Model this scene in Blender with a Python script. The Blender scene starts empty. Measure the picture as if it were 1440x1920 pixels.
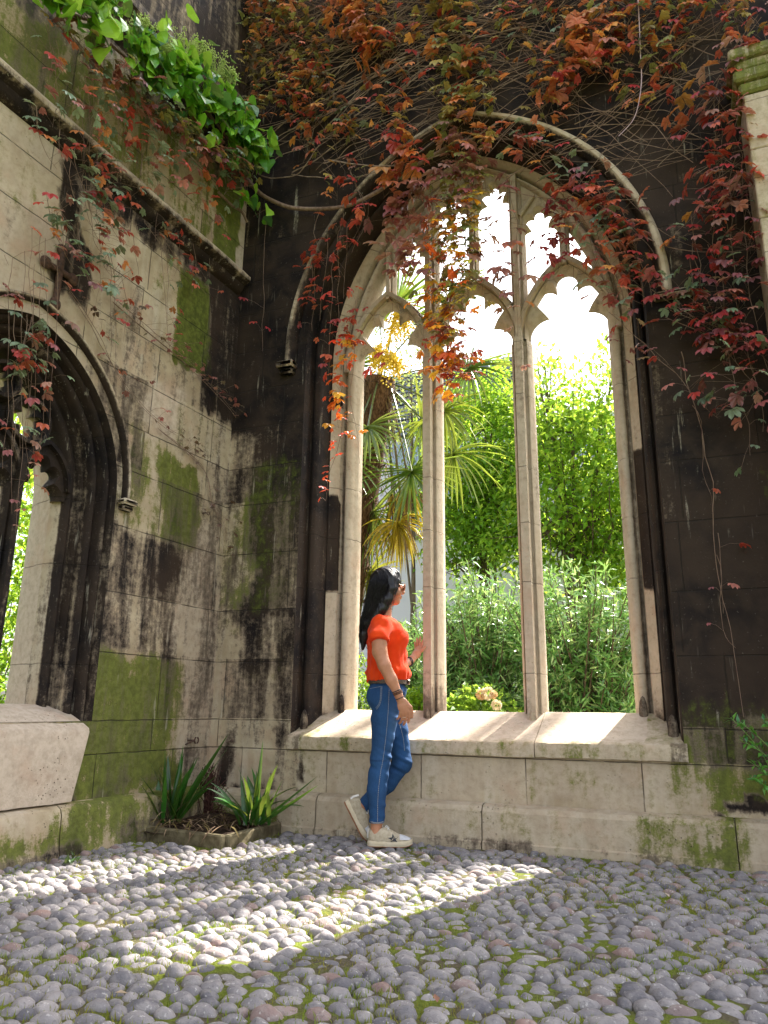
import bpy, math, random
import numpy as np
from mathutils import Vector, Matrix

# ------------------------------------------------------------------ camera, world, sun, exposure
SC = bpy.context.scene
COL = SC.collection
RV = np.array([[0.92590431, 0.08580291, 0.36788458], [0.37758102, -0.2400263, -0.89432653], [0.01156615, 0.96696703, -0.25463893]])
CP = np.array([3.22269, -4.63282, 0.8])
cam_d = bpy.data.cameras.new("camera"); cam = bpy.data.objects.new("camera", cam_d); COL.objects.link(cam)
cam_d.sensor_fit = 'VERTICAL'; cam_d.sensor_height = 36.0; cam_d.lens = 26.0
cam_d.clip_start = 0.05; cam_d.clip_end = 4000
m4 = Matrix.Identity(4)
for i in range(3):
    for j in range(3): m4[i][j] = float(RV[i][j])
    m4[i][3] = float(CP[i])
cam.matrix_world = m4
SC.camera = cam

SUN_EL = math.radians(50.0)
SUN_H = np.array([0.36, 1.0]); SUN_H = SUN_H / np.linalg.norm(SUN_H)      # horizontal direction towards the sun
SUN_DIR = np.array([SUN_H[0]*math.cos(SUN_EL), SUN_H[1]*math.cos(SUN_EL), math.sin(SUN_EL)])
world = bpy.data.worlds.new("World"); SC.world = world; world.use_nodes = True
wn = world.node_tree.nodes; wl = world.node_tree.links
for n in list(wn): wn.remove(n)
sky = wn.new('ShaderNodeTexSky'); sky.sky_type = 'NISHITA'; sky.sun_disc = False
sky.sun_elevation = SUN_EL; sky.sun_rotation = math.atan2(SUN_H[0], SUN_H[1])
sky.air_density = 1.0; sky.dust_density = 4.0; sky.ozone_density = 0.6
bg = wn.new('ShaderNodeBackground'); bg.inputs[1].default_value = 0.14
wo = wn.new('ShaderNodeOutputWorld')
hs = wn.new('ShaderNodeHueSaturation'); hs.inputs['Saturation'].default_value = 0.4      # hazy bright cloud over the blue
wl.new(sky.outputs[0], hs.inputs['Color']); wl.new(hs.outputs[0], bg.inputs[0]); wl.new(bg.outputs[0], wo.inputs[0])
sun_d = bpy.data.lights.new("sun", 'SUN'); sun_d.energy = 4.8; sun_d.angle = math.radians(0.53)
sun_d.color = (1.0, 0.94, 0.86)
sun = bpy.data.objects.new("sun", sun_d); COL.objects.link(sun)
sun.rotation_euler = Vector((-SUN_DIR).tolist()).to_track_quat('-Z', 'Y').to_euler()
SC.view_settings.view_transform = 'Standard'; SC.view_settings.look = 'None'
SC.view_settings.exposure = 2.1; SC.view_settings.gamma = 1.0
SC.cycles.max_bounces = 6; SC.cycles.diffuse_bounces = 4; SC.cycles.transparent_max_bounces = 6
SC.cycles.transmission_bounces = 4; SC.cycles.glossy_bounces = 3

random.seed(7); RNG = np.random.default_rng(11)
PI = math.pi

# ------------------------------------------------------------------ points measured on real planes
FPX = 1920 * 26 / 36
LROT = math.radians(86.8); LC, LS = math.cos(LROT), math.sin(LROT)
def ray(px, py):
    return RV @ np.array([px-720.0, -(py-960.0), -FPX])
def at(px, py, Y=0.0):
    d = ray(px, py); return CP + d*((Y-CP[1])/d[1])
def atz(px, py, Z=0.0):
    d = ray(px, py); return CP + d*((Z-CP[2])/d[2])
def toL(w): return np.array([LC*w[0]+LS*w[1], -LS*w[0]+LC*w[1], w[2]])
def fromL(l): return np.array([LC*l[0]-LS*l[1], LS*l[0]+LC*l[1], l[2]])
def atL(px, py, off=0.0):       # world point on the left wall's plane, off metres behind its face (negative = in front)
    d = ray(px, py); dl = toL(d); pl = toL(CP)
    return fromL(pl + dl*((off-pl[1])/dl[1]))

# ------------------------------------------------------------------ object helpers
def tag(o, label=None, cat=None, group=None, kind=None):
    if label: o['label'] = label
    if cat: o['category'] = cat
    if group: o['group'] = group
    if kind: o['kind'] = kind
    return o
def empty(name, loc=(0,0,0), rz=0.0, **k):
    o = bpy.data.objects.new(name, None); COL.objects.link(o)
    o.location = tuple(float(v) for v in loc); o.rotation_euler = (0,0,rz); o.empty_display_size = 0.1
    return tag(o, **k)
class G:
    """collects vertices and faces (tris or quads) with optional per-vertex colour"""
    def __init__(s): s.V=[]; s.F3=[]; s.F4=[]; s.C=[]; s.n=0
    def add(s, V, F=None, c=None, F4=None, F3=None):
        V = np.asarray(V, float).reshape(-1,3)
        s.V.append(V)
        if c is None: c = (0,0,0)
        c = np.asarray(c, float)
        if c.ndim == 1: c = np.tile(c, (len(V),1))
        s.C.append(c)
        if F is not None:
            for f in F:
                if len(f) == 3: s.F3.append(np.array([f])+s.n)
                elif len(f) == 4: s.F4.append(np.array([f])+s.n)
                else:
                    for k in range(1, len(f)-1): s.F3.append(np.array([[f[0],f[k],f[k+1]]])+s.n)
        if F4 is not None and len(F4): s.F4.append(np.asarray(F4)+s.n)
        if F3 is not None and len(F3): s.F3.append(np.asarray(F3)+s.n)
        s.n += len(V); return s
    def build(s, name, mat=None, parent=None, smooth=True, attr=None, autosmooth=None, loc=None):
        V = np.concatenate(s.V) if s.V else np.zeros((0,3)); Cc = np.concatenate(s.C)
        f3 = np.concatenate(s.F3) if s.F3 else np.zeros((0,3),int)
        f4 = np.concatenate(s.F4) if s.F4 else np.zeros((0,4),int)
        if loc is not None: V = V - np.asarray(loc)
        me = bpy.data.meshes.new(name)
        me.vertices.add(len(V)); me.vertices.foreach_set('co', V.astype(np.float32).ravel())
        nl = f3.size + f4.size
        me.loops.add(nl); me.loops.foreach_set('vertex_index', np.concatenate([f3.ravel(), f4.ravel()]).astype(np.int32))
        me.polygons.add(len(f3)+len(f4))
        st = np.concatenate([np.arange(len(f3))*3, f3.size+np.arange(len(f4))*4]).astype(np.int32)
        me.polygons.foreach_set('loop_start', st)
        me.update(calc_edges=True); me.validate()
        me.polygons.foreach_set('use_smooth', np.full(len(me.polygons), smooth))
        if attr:
            a = me.color_attributes.new(attr, 'FLOAT_COLOR', 'POINT')
            if len(me.vertices) == len(Cc):
                a.data.foreach_set('color', np.concatenate([Cc, np.ones((len(Cc),1))],1).astype(np.float32).ravel())
        if autosmooth is not None and smooth:
            me.set_sharp_from_angle(angle=math.radians(autosmooth))
        if mat: me.materials.append(mat)
        o = bpy.data.objects.new(name, me); COL.objects.link(o)
        if parent is not None: o.parent = parent
        if loc is not None and parent is None: o.location = tuple(float(v) for v in loc)
        return o

def box(g, x0,x1,y0,y1,z0,z1, c=None, bev=0.0, cf=None):
    if bev <= 0:
        V = np.array([(x0,y0,z0),(x1,y0,z0),(x1,y1,z0),(x0,y1,z0),(x0,y0,z1),(x1,y0,z1),(x1,y1,z1),(x0,y1,z1)],float)
        F = [(0,3,2,1),(4,5,6,7),(0,1,5,4),(1,2,6,5),(2,3,7,6),(3,0,4,7)]
    else:
        b = bev; V=[]; 
        # chamfered box: each corner gives three verts
        idx = {}
        for sx in (0,1):
            for sy in (0,1):
                for sz in (0,1):
                    X=(x0,x1)[sx]; Y=(y0,y1)[sy]; Z=(z0,z1)[sz]
                    dx=b*(1-2*sx); dy=b*(1-2*sy); dz=b*(1-2*sz)
                    idx[(sx,sy,sz)] = (len(V),len(V)+1,len(V)+2)
                    V += [(X,Y+dy,Z+dz),(X+dx,Y,Z+dz),(X+dx,Y+dy,Z)]
        F=[]
        I=lambda a,b_,c_,k: idx[(a,b_,c_)][k]
        F += [(I(0,0,0,0),I(0,0,1,0),I(0,1,1,0),I(0,1,0,0)),(I(1,0,0,0),I(1,1,0,0),I(1,1,1,0),I(1,0,1,0))]
        F += [(I(0,0,0,1),I(1,0,0,1),I(1,0,1,1),I(0,0,1,1)),(I(0,1,0,1),I(0,1,1,1),I(1,1,1,1),I(1,1,0,1))]
        F += [(I(0,0,0,2),I(0,1,0,2),I(1,1,0,2),I(1,0,0,2)),(I(0,0,1,2),I(1,0,1,2),I(1,1,1,2),I(0,1,1,2))]
        for a in (0,1):
            for c_ in (0,1):
                F.append((I(0,a,c_,1),I(1,a,c_,1),I(1,a,c_,2),I(0,a,c_,2)) if a==c_ else (I(0,a,c_,2),I(1,a,c_,2),I(1,a,c_,1),I(0,a,c_,1)))
                F.append((I(a,0,c_,0),I(a,1,c_,0),I(a,1,c_,2),I(a,0,c_,2)) if a!=c_ else (I(a,0,c_,2),I(a,1,c_,2),I(a,1,c_,0),I(a,0,c_,0)))
                F.append((I(a,c_,0,0),I(a,c_,1,0),I(a,c_,1,1),I(a,c_,0,1)) if a==c_ else (I(a,c_,0,1),I(a,c_,1,1),I(a,c_,1,0),I(a,c_,0,0)))
        for k,v in idx.items():
            F.append(v if sum(k)%2==0 else v[::-1])
        V=np.array(V,float)
    if cf is not None: c = cf(V)
    g.add(V, F, c)
def tube(g, P, r, n=5, c=None, cap=True):
    P = np.asarray(P,float); m=len(P); r = np.broadcast_to(np.asarray(r,float),(m,))
    T = np.gradient(P,axis=0); T /= np.linalg.norm(T,axis=1,keepdims=True)+1e-9
    up = np.array([0,0,1.]) if abs(T[0][2])<.9 else np.array([1.,0,0])
    A = np.cross(T,up); A/= np.linalg.norm(A,axis=1,keepdims=True)+1e-9; B=np.cross(T,A)
    th = np.linspace(0,2*PI,n,endpoint=False)
    V = P[:,None,:]+ (A[:,None,:]*np.cos(th)[None,:,None]+B[:,None,:]*np.sin(th)[None,:,None])*r[:,None,None]
    i=np.arange(m-1)[:,None]; j=np.arange(n)[None,:]; j2=(j+1)%n
    F=np.stack([i*n+j, i*n+j2, (i+1)*n+j2, (i+1)*n+j],-1).reshape(-1,4)
    g.add(V.reshape(-1,3), F4=F, c=c)
    if cap and n>=3:
        g.add(V[0],[tuple(range(n))],c if c is None or np.ndim(c)==1 else c[:n]); g.add(V[-1],[tuple(range(n))[::-1]],c if c is None or np.ndim(c)==1 else c[:n])
def smooth_path(P, n=6):
    P=np.asarray(P,float); m=len(P); out=[]
    for i in range(m-1):
        p0=P[max(i-1,0)];p1=P[i];p2=P[i+1];p3=P[min(i+2,m-1)]
        for t in np.linspace(0,1,n,endpoint=False):
            out.append(.5*((2*p1)+(-p0+p2)*t+(2*p0-5*p1+4*p2-p3)*t*t+(-p0+3*p1-3*p2+p3)*t**3))
    out.append(P[-1]); return np.array(out)
def ellipsoid(g, c0, r, nu=12, nv=7, c=None, rot=None, noise=0.0, rng=RNG):
    u=np.linspace(0,2*PI,nu,endpoint=False); v=np.linspace(0,PI,nv+2)[1:-1]
    V=[(0,0,1.)]+[(math.sin(b)*math.cos(a),math.sin(b)*math.sin(a),math.cos(b)) for b in v for a in u]+[(0,0,-1.)]
    V=np.array(V); 
    if noise: V*= (1+rng.normal(0,noise,(len(V),1)))
    V=V*np.asarray(r)
    if rot is not None: V=V@np.asarray(rot).T
    V+=np.asarray(c0); F3=[];F4=[]
    for j in range(nu):
        F3.append((0,1+j,1+(j+1)%nu)); F3.append((len(V)-1,1+(nv-1)*nu+(j+1)%nu,1+(nv-1)*nu+j))
        for i in range(nv-1):
            a=1+i*nu; F4.append((a+j,a+nu+j,a+nu+(j+1)%nu,a+(j+1)%nu))
    g.add(V,F3=F3,F4=F4,c=c)
def grid_faces(m,n,flip=False):
    i=np.arange(m-1)[:,None]; j=np.arange(n-1)[None,:]
    F=np.stack([i*n+j,(i+1)*n+j,(i+1)*n+j+1,i*n+j+1],-1).reshape(-1,4)
    return F[:,::-1] if flip else F
def rotz(a): c,s=math.cos(a),math.sin(a); return np.array([[c,-s,0],[s,c,0],[0,0,1.]])
def rotx(a): c,s=math.cos(a),math.sin(a); return np.array([[1,0,0],[0,c,-s],[0,s,c]])
def roty(a): c,s=math.cos(a),math.sin(a); return np.array([[c,0,s],[0,1,0],[-s,0,c]])

# value noise in numpy for shapes
def vnoise(p, seed=0):
    p=np.asarray(p,float); i=np.floor(p).astype(np.int64); f=p-i; f=f*f*(3-2*f)
    def h(a):
        n=(a[...,0]*374761393+a[...,1]*668265263+a[...,2]*2147483647+seed*1274126177)&0x7fffffff
        n=(n^(n>>13))*1274126177&0x7fffffff; n=n^(n>>16); return (n&0xffff)/65535.0
    r=0
    for dx in (0,1):
        for dy in (0,1):
            for dz in (0,1):
                w=(f[...,0] if dx else 1-f[...,0])*(f[...,1] if dy else 1-f[...,1])*(f[...,2] if dz else 1-f[...,2])
                r=r+w*h(i+np.array([dx,dy,dz]))
    return r

# ------------------------------------------------------------------ materials
class NT:
    def __init__(s, name):
        s.m=bpy.data.materials.new(name); s.m.use_nodes=True; s.t=s.m.node_tree; s.t.nodes.clear()
        s.out=s.t.nodes.new('ShaderNodeOutputMaterial')
    def n(s, typ, **k):
        x=s.t.nodes.new(typ)
        for a,b in k.items(): setattr(x,a,b)
        return x
    def l(s,a,b): s.t.links.new(a,b)
    def val(s, sock, v):
        if hasattr(v,'is_output') or isinstance(v, bpy.types.NodeSocket): s.l(v,sock)
        else: sock.default_value = v
    def math(s,op,a,b=0.0,c=None,clamp=False):
        x=s.n('ShaderNodeMath',operation=op,use_clamp=clamp); s.val(x.inputs[0],a); s.val(x.inputs[1],b)
        if c is not None: s.val(x.inputs[2],c)
        return x.outputs[0]
    def mix(s,f,a,b,blend='MIX'):
        x=s.n('ShaderNodeMix',data_type='RGBA',blend_type=blend); s.val(x.inputs[0],f)
        for sk,v in ((x.inputs[6],a),(x.inputs[7],b)):
            if isinstance(v,bpy.types.NodeSocket): s.l(v,sk)
            else: sk.default_value=(v[0],v[1],v[2],1)
        return x.outputs[2]
    def ss(s,v,a,b,lo=0.0,hi=1.0):
        x=s.n('ShaderNodeMapRange',interpolation_type='SMOOTHSTEP'); s.val(x.inputs[0],v)
        x.inputs[1].default_value=a; x.inputs[2].default_value=b; x.inputs[3].default_value=lo; x.inputs[4].default_value=hi
        return x.outputs[0]
    def coord(s, scale=(1,1,1), loc=(0,0,0), src='Object'):
        c=s.n('ShaderNodeTexCoord'); mp=s.n('ShaderNodeMapping'); s.l(c.outputs[src],mp.inputs[0])
        mp.inputs['Scale'].default_value=scale; mp.inputs['Location'].default_value=loc; return mp.outputs[0]
    def noise(s, vec, scale=5.0, detail=4.0, rough=0.55, dist=0.0):
        x=s.n('ShaderNodeTexNoise'); s.l(vec,x.inputs['Vector']); x.inputs['Scale'].default_value=scale
        x.inputs['Detail'].default_value=detail; x.inputs['Roughness'].default_value=rough; x.inputs['Distortion'].default_value=dist
        return x.outputs[0]
    def voro(s, vec, scale, feat='F1', out='Distance', rnd=1.0):
        x=s.n('ShaderNodeTexVoronoi',feature=feat); s.l(vec,x.inputs['Vector']); x.inputs['Scale'].default_value=scale
        x.inputs['Randomness'].default_value=rnd
        return x.outputs[out]
    def bump(s, h, strength=0.5, dist=0.01, nrm=None):
        x=s.n('ShaderNodeBump'); s.l(h,x.inputs['Height']); x.inputs['Strength'].default_value=strength; x.inputs['Distance'].default_value=dist
        if nrm is not None: s.l(nrm,x.inputs['Normal'])
        return x.outputs[0]
    def bsdf(s, color, rough=0.7, spec=0.3, nrm=None, **k):
        b=s.n('ShaderNodeBsdfPrincipled')
        if isinstance(color,bpy.types.NodeSocket): s.l(color,b.inputs['Base Color'])
        else: b.inputs['Base Color'].default_value=(*color,1)
        s.val(b.inputs['Roughness'],rough); s.val(b.inputs['Specular IOR Level'],spec)
        if nrm is not None: s.l(nrm,b.inputs['Normal'])
        for a,v in k.items(): s.val(b.inputs[a.replace('_',' ')],v)
        return b.outputs[0]
    def done(s, sh): s.l(sh,s.out.inputs[0]); return s.m

def attr_rgb(nt,name):
    a=nt.n('ShaderNodeAttribute'); a.attribute_name=name
    sp=nt.n('ShaderNodeSeparateColor'); nt.l(a.outputs['Color'],sp.inputs[0]); return a.outputs['Color'],sp.outputs

COURSES=[0.245,0.51,0.70,1.10,1.47,1.89,2.27,2.57,2.90,3.22,3.56,3.90,4.2,4.55,4.9,5.25,5.6,5.95,6.3]
def stone(name, joints=True, pits=1.0):
    nt=NT(name)
    co=nt.coord(); tc=nt.n('ShaderNodeSeparateXYZ'); nt.l(co,tc.inputs[0]); X,Y,Z=tc.outputs
    streak=nt.noise(nt.coord((7,7,0.9)),1.6,6,.62,.3)
    fine=nt.noise(co,22,6,.7); mid=nt.noise(co,5.5,5,.6,.4); big=nt.noise(co,1.3,3,.5)
    _,(r,g,b)=attr_rgb(nt,'stain')
    # block by block tone
    tone=0.5; jm=None
    if joints:
        wob=nt.math('MULTIPLY',nt.math('SUBTRACT',nt.noise(co,9,2),.5),.010)
        zz=nt.math('ADD',Z,wob)
        ramp=nt.n('ShaderNodeValToRGB'); ramp.color_ramp.interpolation='CONSTANT'
        els=ramp.color_ramp.elements
        while len(els)>1: els.remove(els[0])
        els[0].position=0.0; els[0].color=(.37,.37,.37,1)
        for i,c in enumerate(COURSES[:30]):
            e=els.new(c/7.0); v=(i*0.6180339+.11)%1.0; e.color=(v,v,v,1)
        nt.l(nt.math('DIVIDE',zz,7.0),ramp.inputs[0])
        off=nt.n('ShaderNodeSeparateColor'); nt.l(ramp.outputs[0],off.inputs[0]); off=off.outputs[0]
        # horizontal joints: smallest distance to a course line
        dmin=None
        for c in COURSES:
            dd=nt.math('ABSOLUTE',nt.math('SUBTRACT',zz,c)); dmin=dd if dmin is None else nt.math('MINIMUM',dmin,dd)
        xs=nt.math('ADD',nt.math('DIVIDE',nt.math('ADD',X,nt.math('MULTIPLY',wob,.6)),.66),nt.math('MULTIPLY',off,5.37))
        cell=nt.math('FLOOR',xs); fr=nt.math('FRACT',xs)
        dv=nt.math('MULTIPLY',nt.math('MINIMUM',fr,nt.math('SUBTRACT',1.0,fr)),.66)
        wn_=nt.n('ShaderNodeTexWhiteNoise',noise_dimensions='2D'); cb=nt.n('ShaderNodeCombineXYZ'); nt.l(cell,cb.inputs[0]); nt.l(off,cb.inputs[1]); nt.l(cb.outputs[0],wn_.inputs['Vector'])
        tone=wn_.outputs[0]
        d=nt.math('MINIMUM',dmin,dv); jm=nt.ss(d,.001,.0045,1,0)
        jm=nt.math('MULTIPLY',jm,nt.ss(nt.noise(co,7,3),.36,.52,.25,1.0))
    if name=='carved_stone':      # thin bed joints across jambs and bars
        zz=nt.math('ADD',Z,nt.math('MULTIPLY',nt.math('SUBTRACT',nt.noise(co,8,2),.5),.02)); dmin=None
        for c in (1.02,1.62,2.03,2.43,2.98,3.39,3.9,4.45,4.85):
            dd=nt.math('ABSOLUTE',nt.math('SUBTRACT',zz,c)); dmin=dd if dmin is None else nt.math('MINIMUM',dmin,dd)
        jm=nt.math('MULTIPLY',nt.ss(dmin,.001,.0038,1,0),nt.ss(nt.noise(co,6,2),.36,.5,.1,.65))
    grain=nt.noise(co,95,3,.7); st2=nt.noise(nt.coord((5,5,.7),(9,3,1)),1.5,6,.65,.4); st3=nt.noise(nt.coord((14,14,1.1),(4,7,2)),1.6,5,.6)
    base=nt.mix(nt.ss(mid,.3,.7),(.34,.265,.165),(.50,.415,.28))
    base=nt.mix(nt.ss(streak,.42,.72,0,.55),base,(.58,.52,.41))
    if joints: base=nt.mix(nt.math('MULTIPLY',tone,.40),base,(.30,.225,.16))
    base=nt.mix(nt.ss(fine,.52,.75,0,.55),base,(.22,.165,.10))
    base=nt.mix(b,base,nt.mix(nt.ss(fine,.35,.7),(.57,.47,.365),(.43,.345,.26)))
    base=nt.mix(nt.ss(nt.noise(nt.coord((3,3,3),(5,1,2)),1.4,5,.6),.5,.72,0,.45),base,(.46,.30,.20))
    clean=nt.math('SUBTRACT',1.0,nt.math('MULTIPLY',b,.75))
    jit=nt.math('ADD',nt.math('MULTIPLY',nt.math('SUBTRACT',streak,.5),1.3),nt.math('ADD',nt.math('MULTIPLY',nt.math('SUBTRACT',fine,.5),1.0),nt.math('MULTIPLY',nt.math('SUBTRACT',grain,.5),.55)))
    jit=nt.math('ADD',jit,nt.math('MULTIPLY',nt.math('SUBTRACT',st2,.5),1.1))
    if joints: jit=nt.math('ADD',jit,nt.math('MULTIPLY',nt.math('SUBTRACT',tone,.5),.30))
    jit=nt.math('MULTIPLY',jit,clean)
    gsum=nt.math('ADD',g,nt.math('ADD',nt.math('MULTIPLY',nt.math('MULTIPLY',nt.math('SUBTRACT',mid,.5),.9),clean),nt.math('MULTIPLY',jit,.75)))
    gm=nt.ss(gsum,.22,1.05)
    gdark=nt.mix(nt.ss(fine,.35,.7),(.075,.090,.012),(.165,.185,.030))
    gcol=nt.mix(nt.ss(gm,.05,.55),(.25,.20,.075),gdark)
    base=nt.mix(nt.ss(gm,0,.5,0,.95),base,gcol)
    rsum=nt.math('ADD',r,nt.math('MULTIPLY',jit,.9)); bm=nt.ss(rsum,.18,.92)
    bcol=nt.mix(nt.ss(mid,.35,.68),(.008,.006,.0065),(.034,.023,.016))
    bcol=nt.mix(nt.ss(big,.42,.62,0,.7),bcol,(.045,.029,.019))
    spk=nt.ss(nt.noise(co,60,2,.5),.66,.74)
    bcol=nt.mix(nt.math('MULTIPLY',spk,.30),bcol,(.25,.22,.17))
    drip=nt.ss(nt.noise(nt.coord((16,16,1.3),(2,2,7)),1.7,4,.6),.65,.73)
    bcol=nt.mix(nt.math('MULTIPLY',drip,.25),bcol,(.30,.26,.20))
    brown=nt.mix(nt.ss(grain,.35,.65),(.105,.078,.055),(.19,.145,.105))
    colr=nt.mix(nt.ss(bm,.02,.50,0,.92),base,brown); colr=nt.mix(nt.ss(bm,.42,.92),colr,bcol)
    # white lime runs that cut through the dirt
    run=nt.math('MULTIPLY',nt.ss(st3,.635,.70),nt.math('MULTIPLY',nt.ss(rsum,.15,.4),nt.ss(rsum,1.15,.75)))
    colr=nt.mix(nt.math('MULTIPLY',run,.55),colr,(.50,.45,.35))
    # a mossy bloom can sit over the soot too
    gm2=nt.math('MULTIPLY',nt.ss(gsum,.66,1.15),.7)
    colr=nt.mix(gm2,colr,nt.mix(nt.ss(fine,.4,.7),(.045,.058,.008),(.125,.155,.022)))
    h=nt.math('ADD',nt.math('MULTIPLY',fine,.5),nt.math('MULTIPLY',mid,.6))
    pit=nt.ss(nt.voro(co,38),.0,.22); pz=nt.ss(nt.noise(co,4,2),.5,.62)
    pitd=nt.math('MULTIPLY',nt.math('SUBTRACT',1.0,pit),nt.math('MULTIPLY',pz,pits))
    h=nt.math('SUBTRACT',h,nt.math('MULTIPLY',pitd,.5))
    colr=nt.mix(nt.math('MULTIPLY',pitd,.45),colr,(.10,.08,.055))
    if jm is not None:
        h=nt.math('SUBTRACT',h,nt.math('MULTIPLY',jm,1.4)); colr=nt.mix(nt.math('MULTIPLY',jm,.7),colr,(.03,.026,.02))
    nr=nt.bump(h,.75,.012)
    rough=nt.ss(bm,0,1,.9,.78)
    return nt.done(nt.bsdf(colr,rough,.18,nr))
M_WALL=stone('ashlar_stone',True); M_TRIM=stone('carved_stone',False); M_SILL=stone('sill_stone',False,2.0)

def leafmat(name, attr='tint', trans=0.35, rough=0.42, spec=0.5, var=0.25):
    nt=NT(name); col,_=attr_rgb(nt,attr)
    n=nt.noise(nt.coord(),30,3)
    c=nt.mix(nt.ss(n,.35,.7,0,var),col,(.02,.02,.01))
    b=nt.bsdf(c,rough,spec)
    tr=nt.n('ShaderNodeBsdfTranslucent'); nt.l(nt.mix(.15,c,(.9,.7,.1),'MIX'),tr.inputs[0])
    mx=nt.n('ShaderNodeMixShader'); mx.inputs[0].default_value=trans; nt.l(b,mx.inputs[1]); nt.l(tr.outputs[0],mx.inputs[2])
    return nt.done(mx.outputs[0])
M_LEAF=leafmat('creeper_leaf',trans=.42,rough=.36,spec=.6); M_TREE=leafmat('tree_leaf',trans=.58,rough=.45); M_GLOSS=leafmat('glossy_leaf',trans=.3,rough=.3,spec=.6)
def plain(name, c1, c2, sc=20, rough=.7, spec=.3, bump=.3, stretch=(1,1,1), bd=.004, **k):
    nt=NT(name); v=nt.coord(stretch); n=nt.noise(v,sc,5,.6)
    return nt.done(nt.bsdf(nt.mix(nt.ss(n,.3,.7),c1,c2),rough,spec,nt.bump(n,bump,bd),**k))
M_STEM=plain('vine_stem',(.16,.10,.075),(.30,.21,.15),40,.8,.2,.5,(1,1,.3))
M_DRY=plain('dry_stem',(.20,.13,.10),(.36,.27,.20),30,.85,.2)
M_BARK=plain('bark',(.07,.055,.04),(.17,.13,.09),25,.9,.15,.8,(1,1,.25),.01)

# ------------------------------------------------------------------ stains on the two old walls (where the soot, algae and cleaned stone are)
def soft(x,z,b,s=.05):
    x0,x1,z0,z1=b[:4]
    d=np.maximum(np.maximum(x0-x,x-x1),np.maximum(z0-z,z-z1)); return np.clip(1-d/s,0,1)
def zones(x,z,Z):
    q=np.stack([x*4,0*x,z*4],-1); q2=np.stack([x*17,0*x,z*11],-1)
    x=x+(vnoise(q,31)-.5)*.20+(vnoise(q2,33)-.5)*.06; z=z+(vnoise(q,32)-.5)*.16+(vnoise(q2,34)-.5)*.10
    out=np.zeros((len(x),3))
    for ch,b,v,*s in Z:
        k='rgb'.index(ch); m=soft(x,z,b,s[0] if s else .06)
        if v<0: out[:,k]=out[:,k]*(1-m)+(-v-1e-3)*m          # replace
        else: out[:,k]=np.maximum(out[:,k],m*v)
    return out
ZB=[('r',(-1,9,2.95,9),1.0,.25),('r',(.3,.95,1.47,3.1),.80,.1),('r',(.18,.75,1.1,1.5),.62,.08),('r',(0,.3,2.3,3.1),.62,.15),('r',(0,.3,1.0,2.3),.42,.15),('r',(0,.68,.55,3.0),.40,.2),
    ('r',(.05,.7,.72,1.1),.42,.08),('r',(.50,.66,.25,.60),.62,.05),('r',(0,.14,.2,.62),.55,.06),('r',(.0,.7,.24,.262),.8,.02),
    ('g',(.25,.62,1.55,2.55),.85,.22),('g',(0,.3,1.3,2.6),.50,.12),('g',(.3,.7,1.05,1.5),.5,.1),('g',(.45,.75,.3,.7),.35,.1),
    ('r',(3.12,9,.78,9),1.0,.12),('r',(3.12,3.75,.52,.8),.5,.1),('g',(3.16,3.75,.30,.80),.70,.16),('r',(3.72,9,.24,.9),.85,.1),('r',(3.08,3.5,.235,.262),.85,.02),('r',(3.45,9,.235,.30),.95,.035),
    ('g',(3.75,9,1.55,2.15),.95,.1),('r',(3.9,4.2,.28,.36),.0),
    ('r',(.68,3.13,.25,.64),-.001,.02),('b',(.68,3.13,.25,.64),.42,.03),('g',(.70,3.1,.26,.50),.36,.1),
    ('b',(.3,1.3,4.4,5.0),.0)]
def zb(V): 
    V=np.asarray(V); return zones(V[:,0],V[:,2],ZB)
ZP=[('g',(-1,9,-.1,.26),.32,.05),('g',(-.2,.7,-.1,.1),.5,.1),('g',(2.8,3.4,.0,.2),.55,.1),('r',(-.2,.7,.15,.26),.35,.05),('r',(-1,9,-.1,.01),.45,.04),('b',(.7,9,.03,.26),.35,.1),('b',(3.4,9,.05,.3),.4,.05)]
def zplinth(V): V=np.asarray(V); return zones(V[:,0],V[:,2],ZP)
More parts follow.
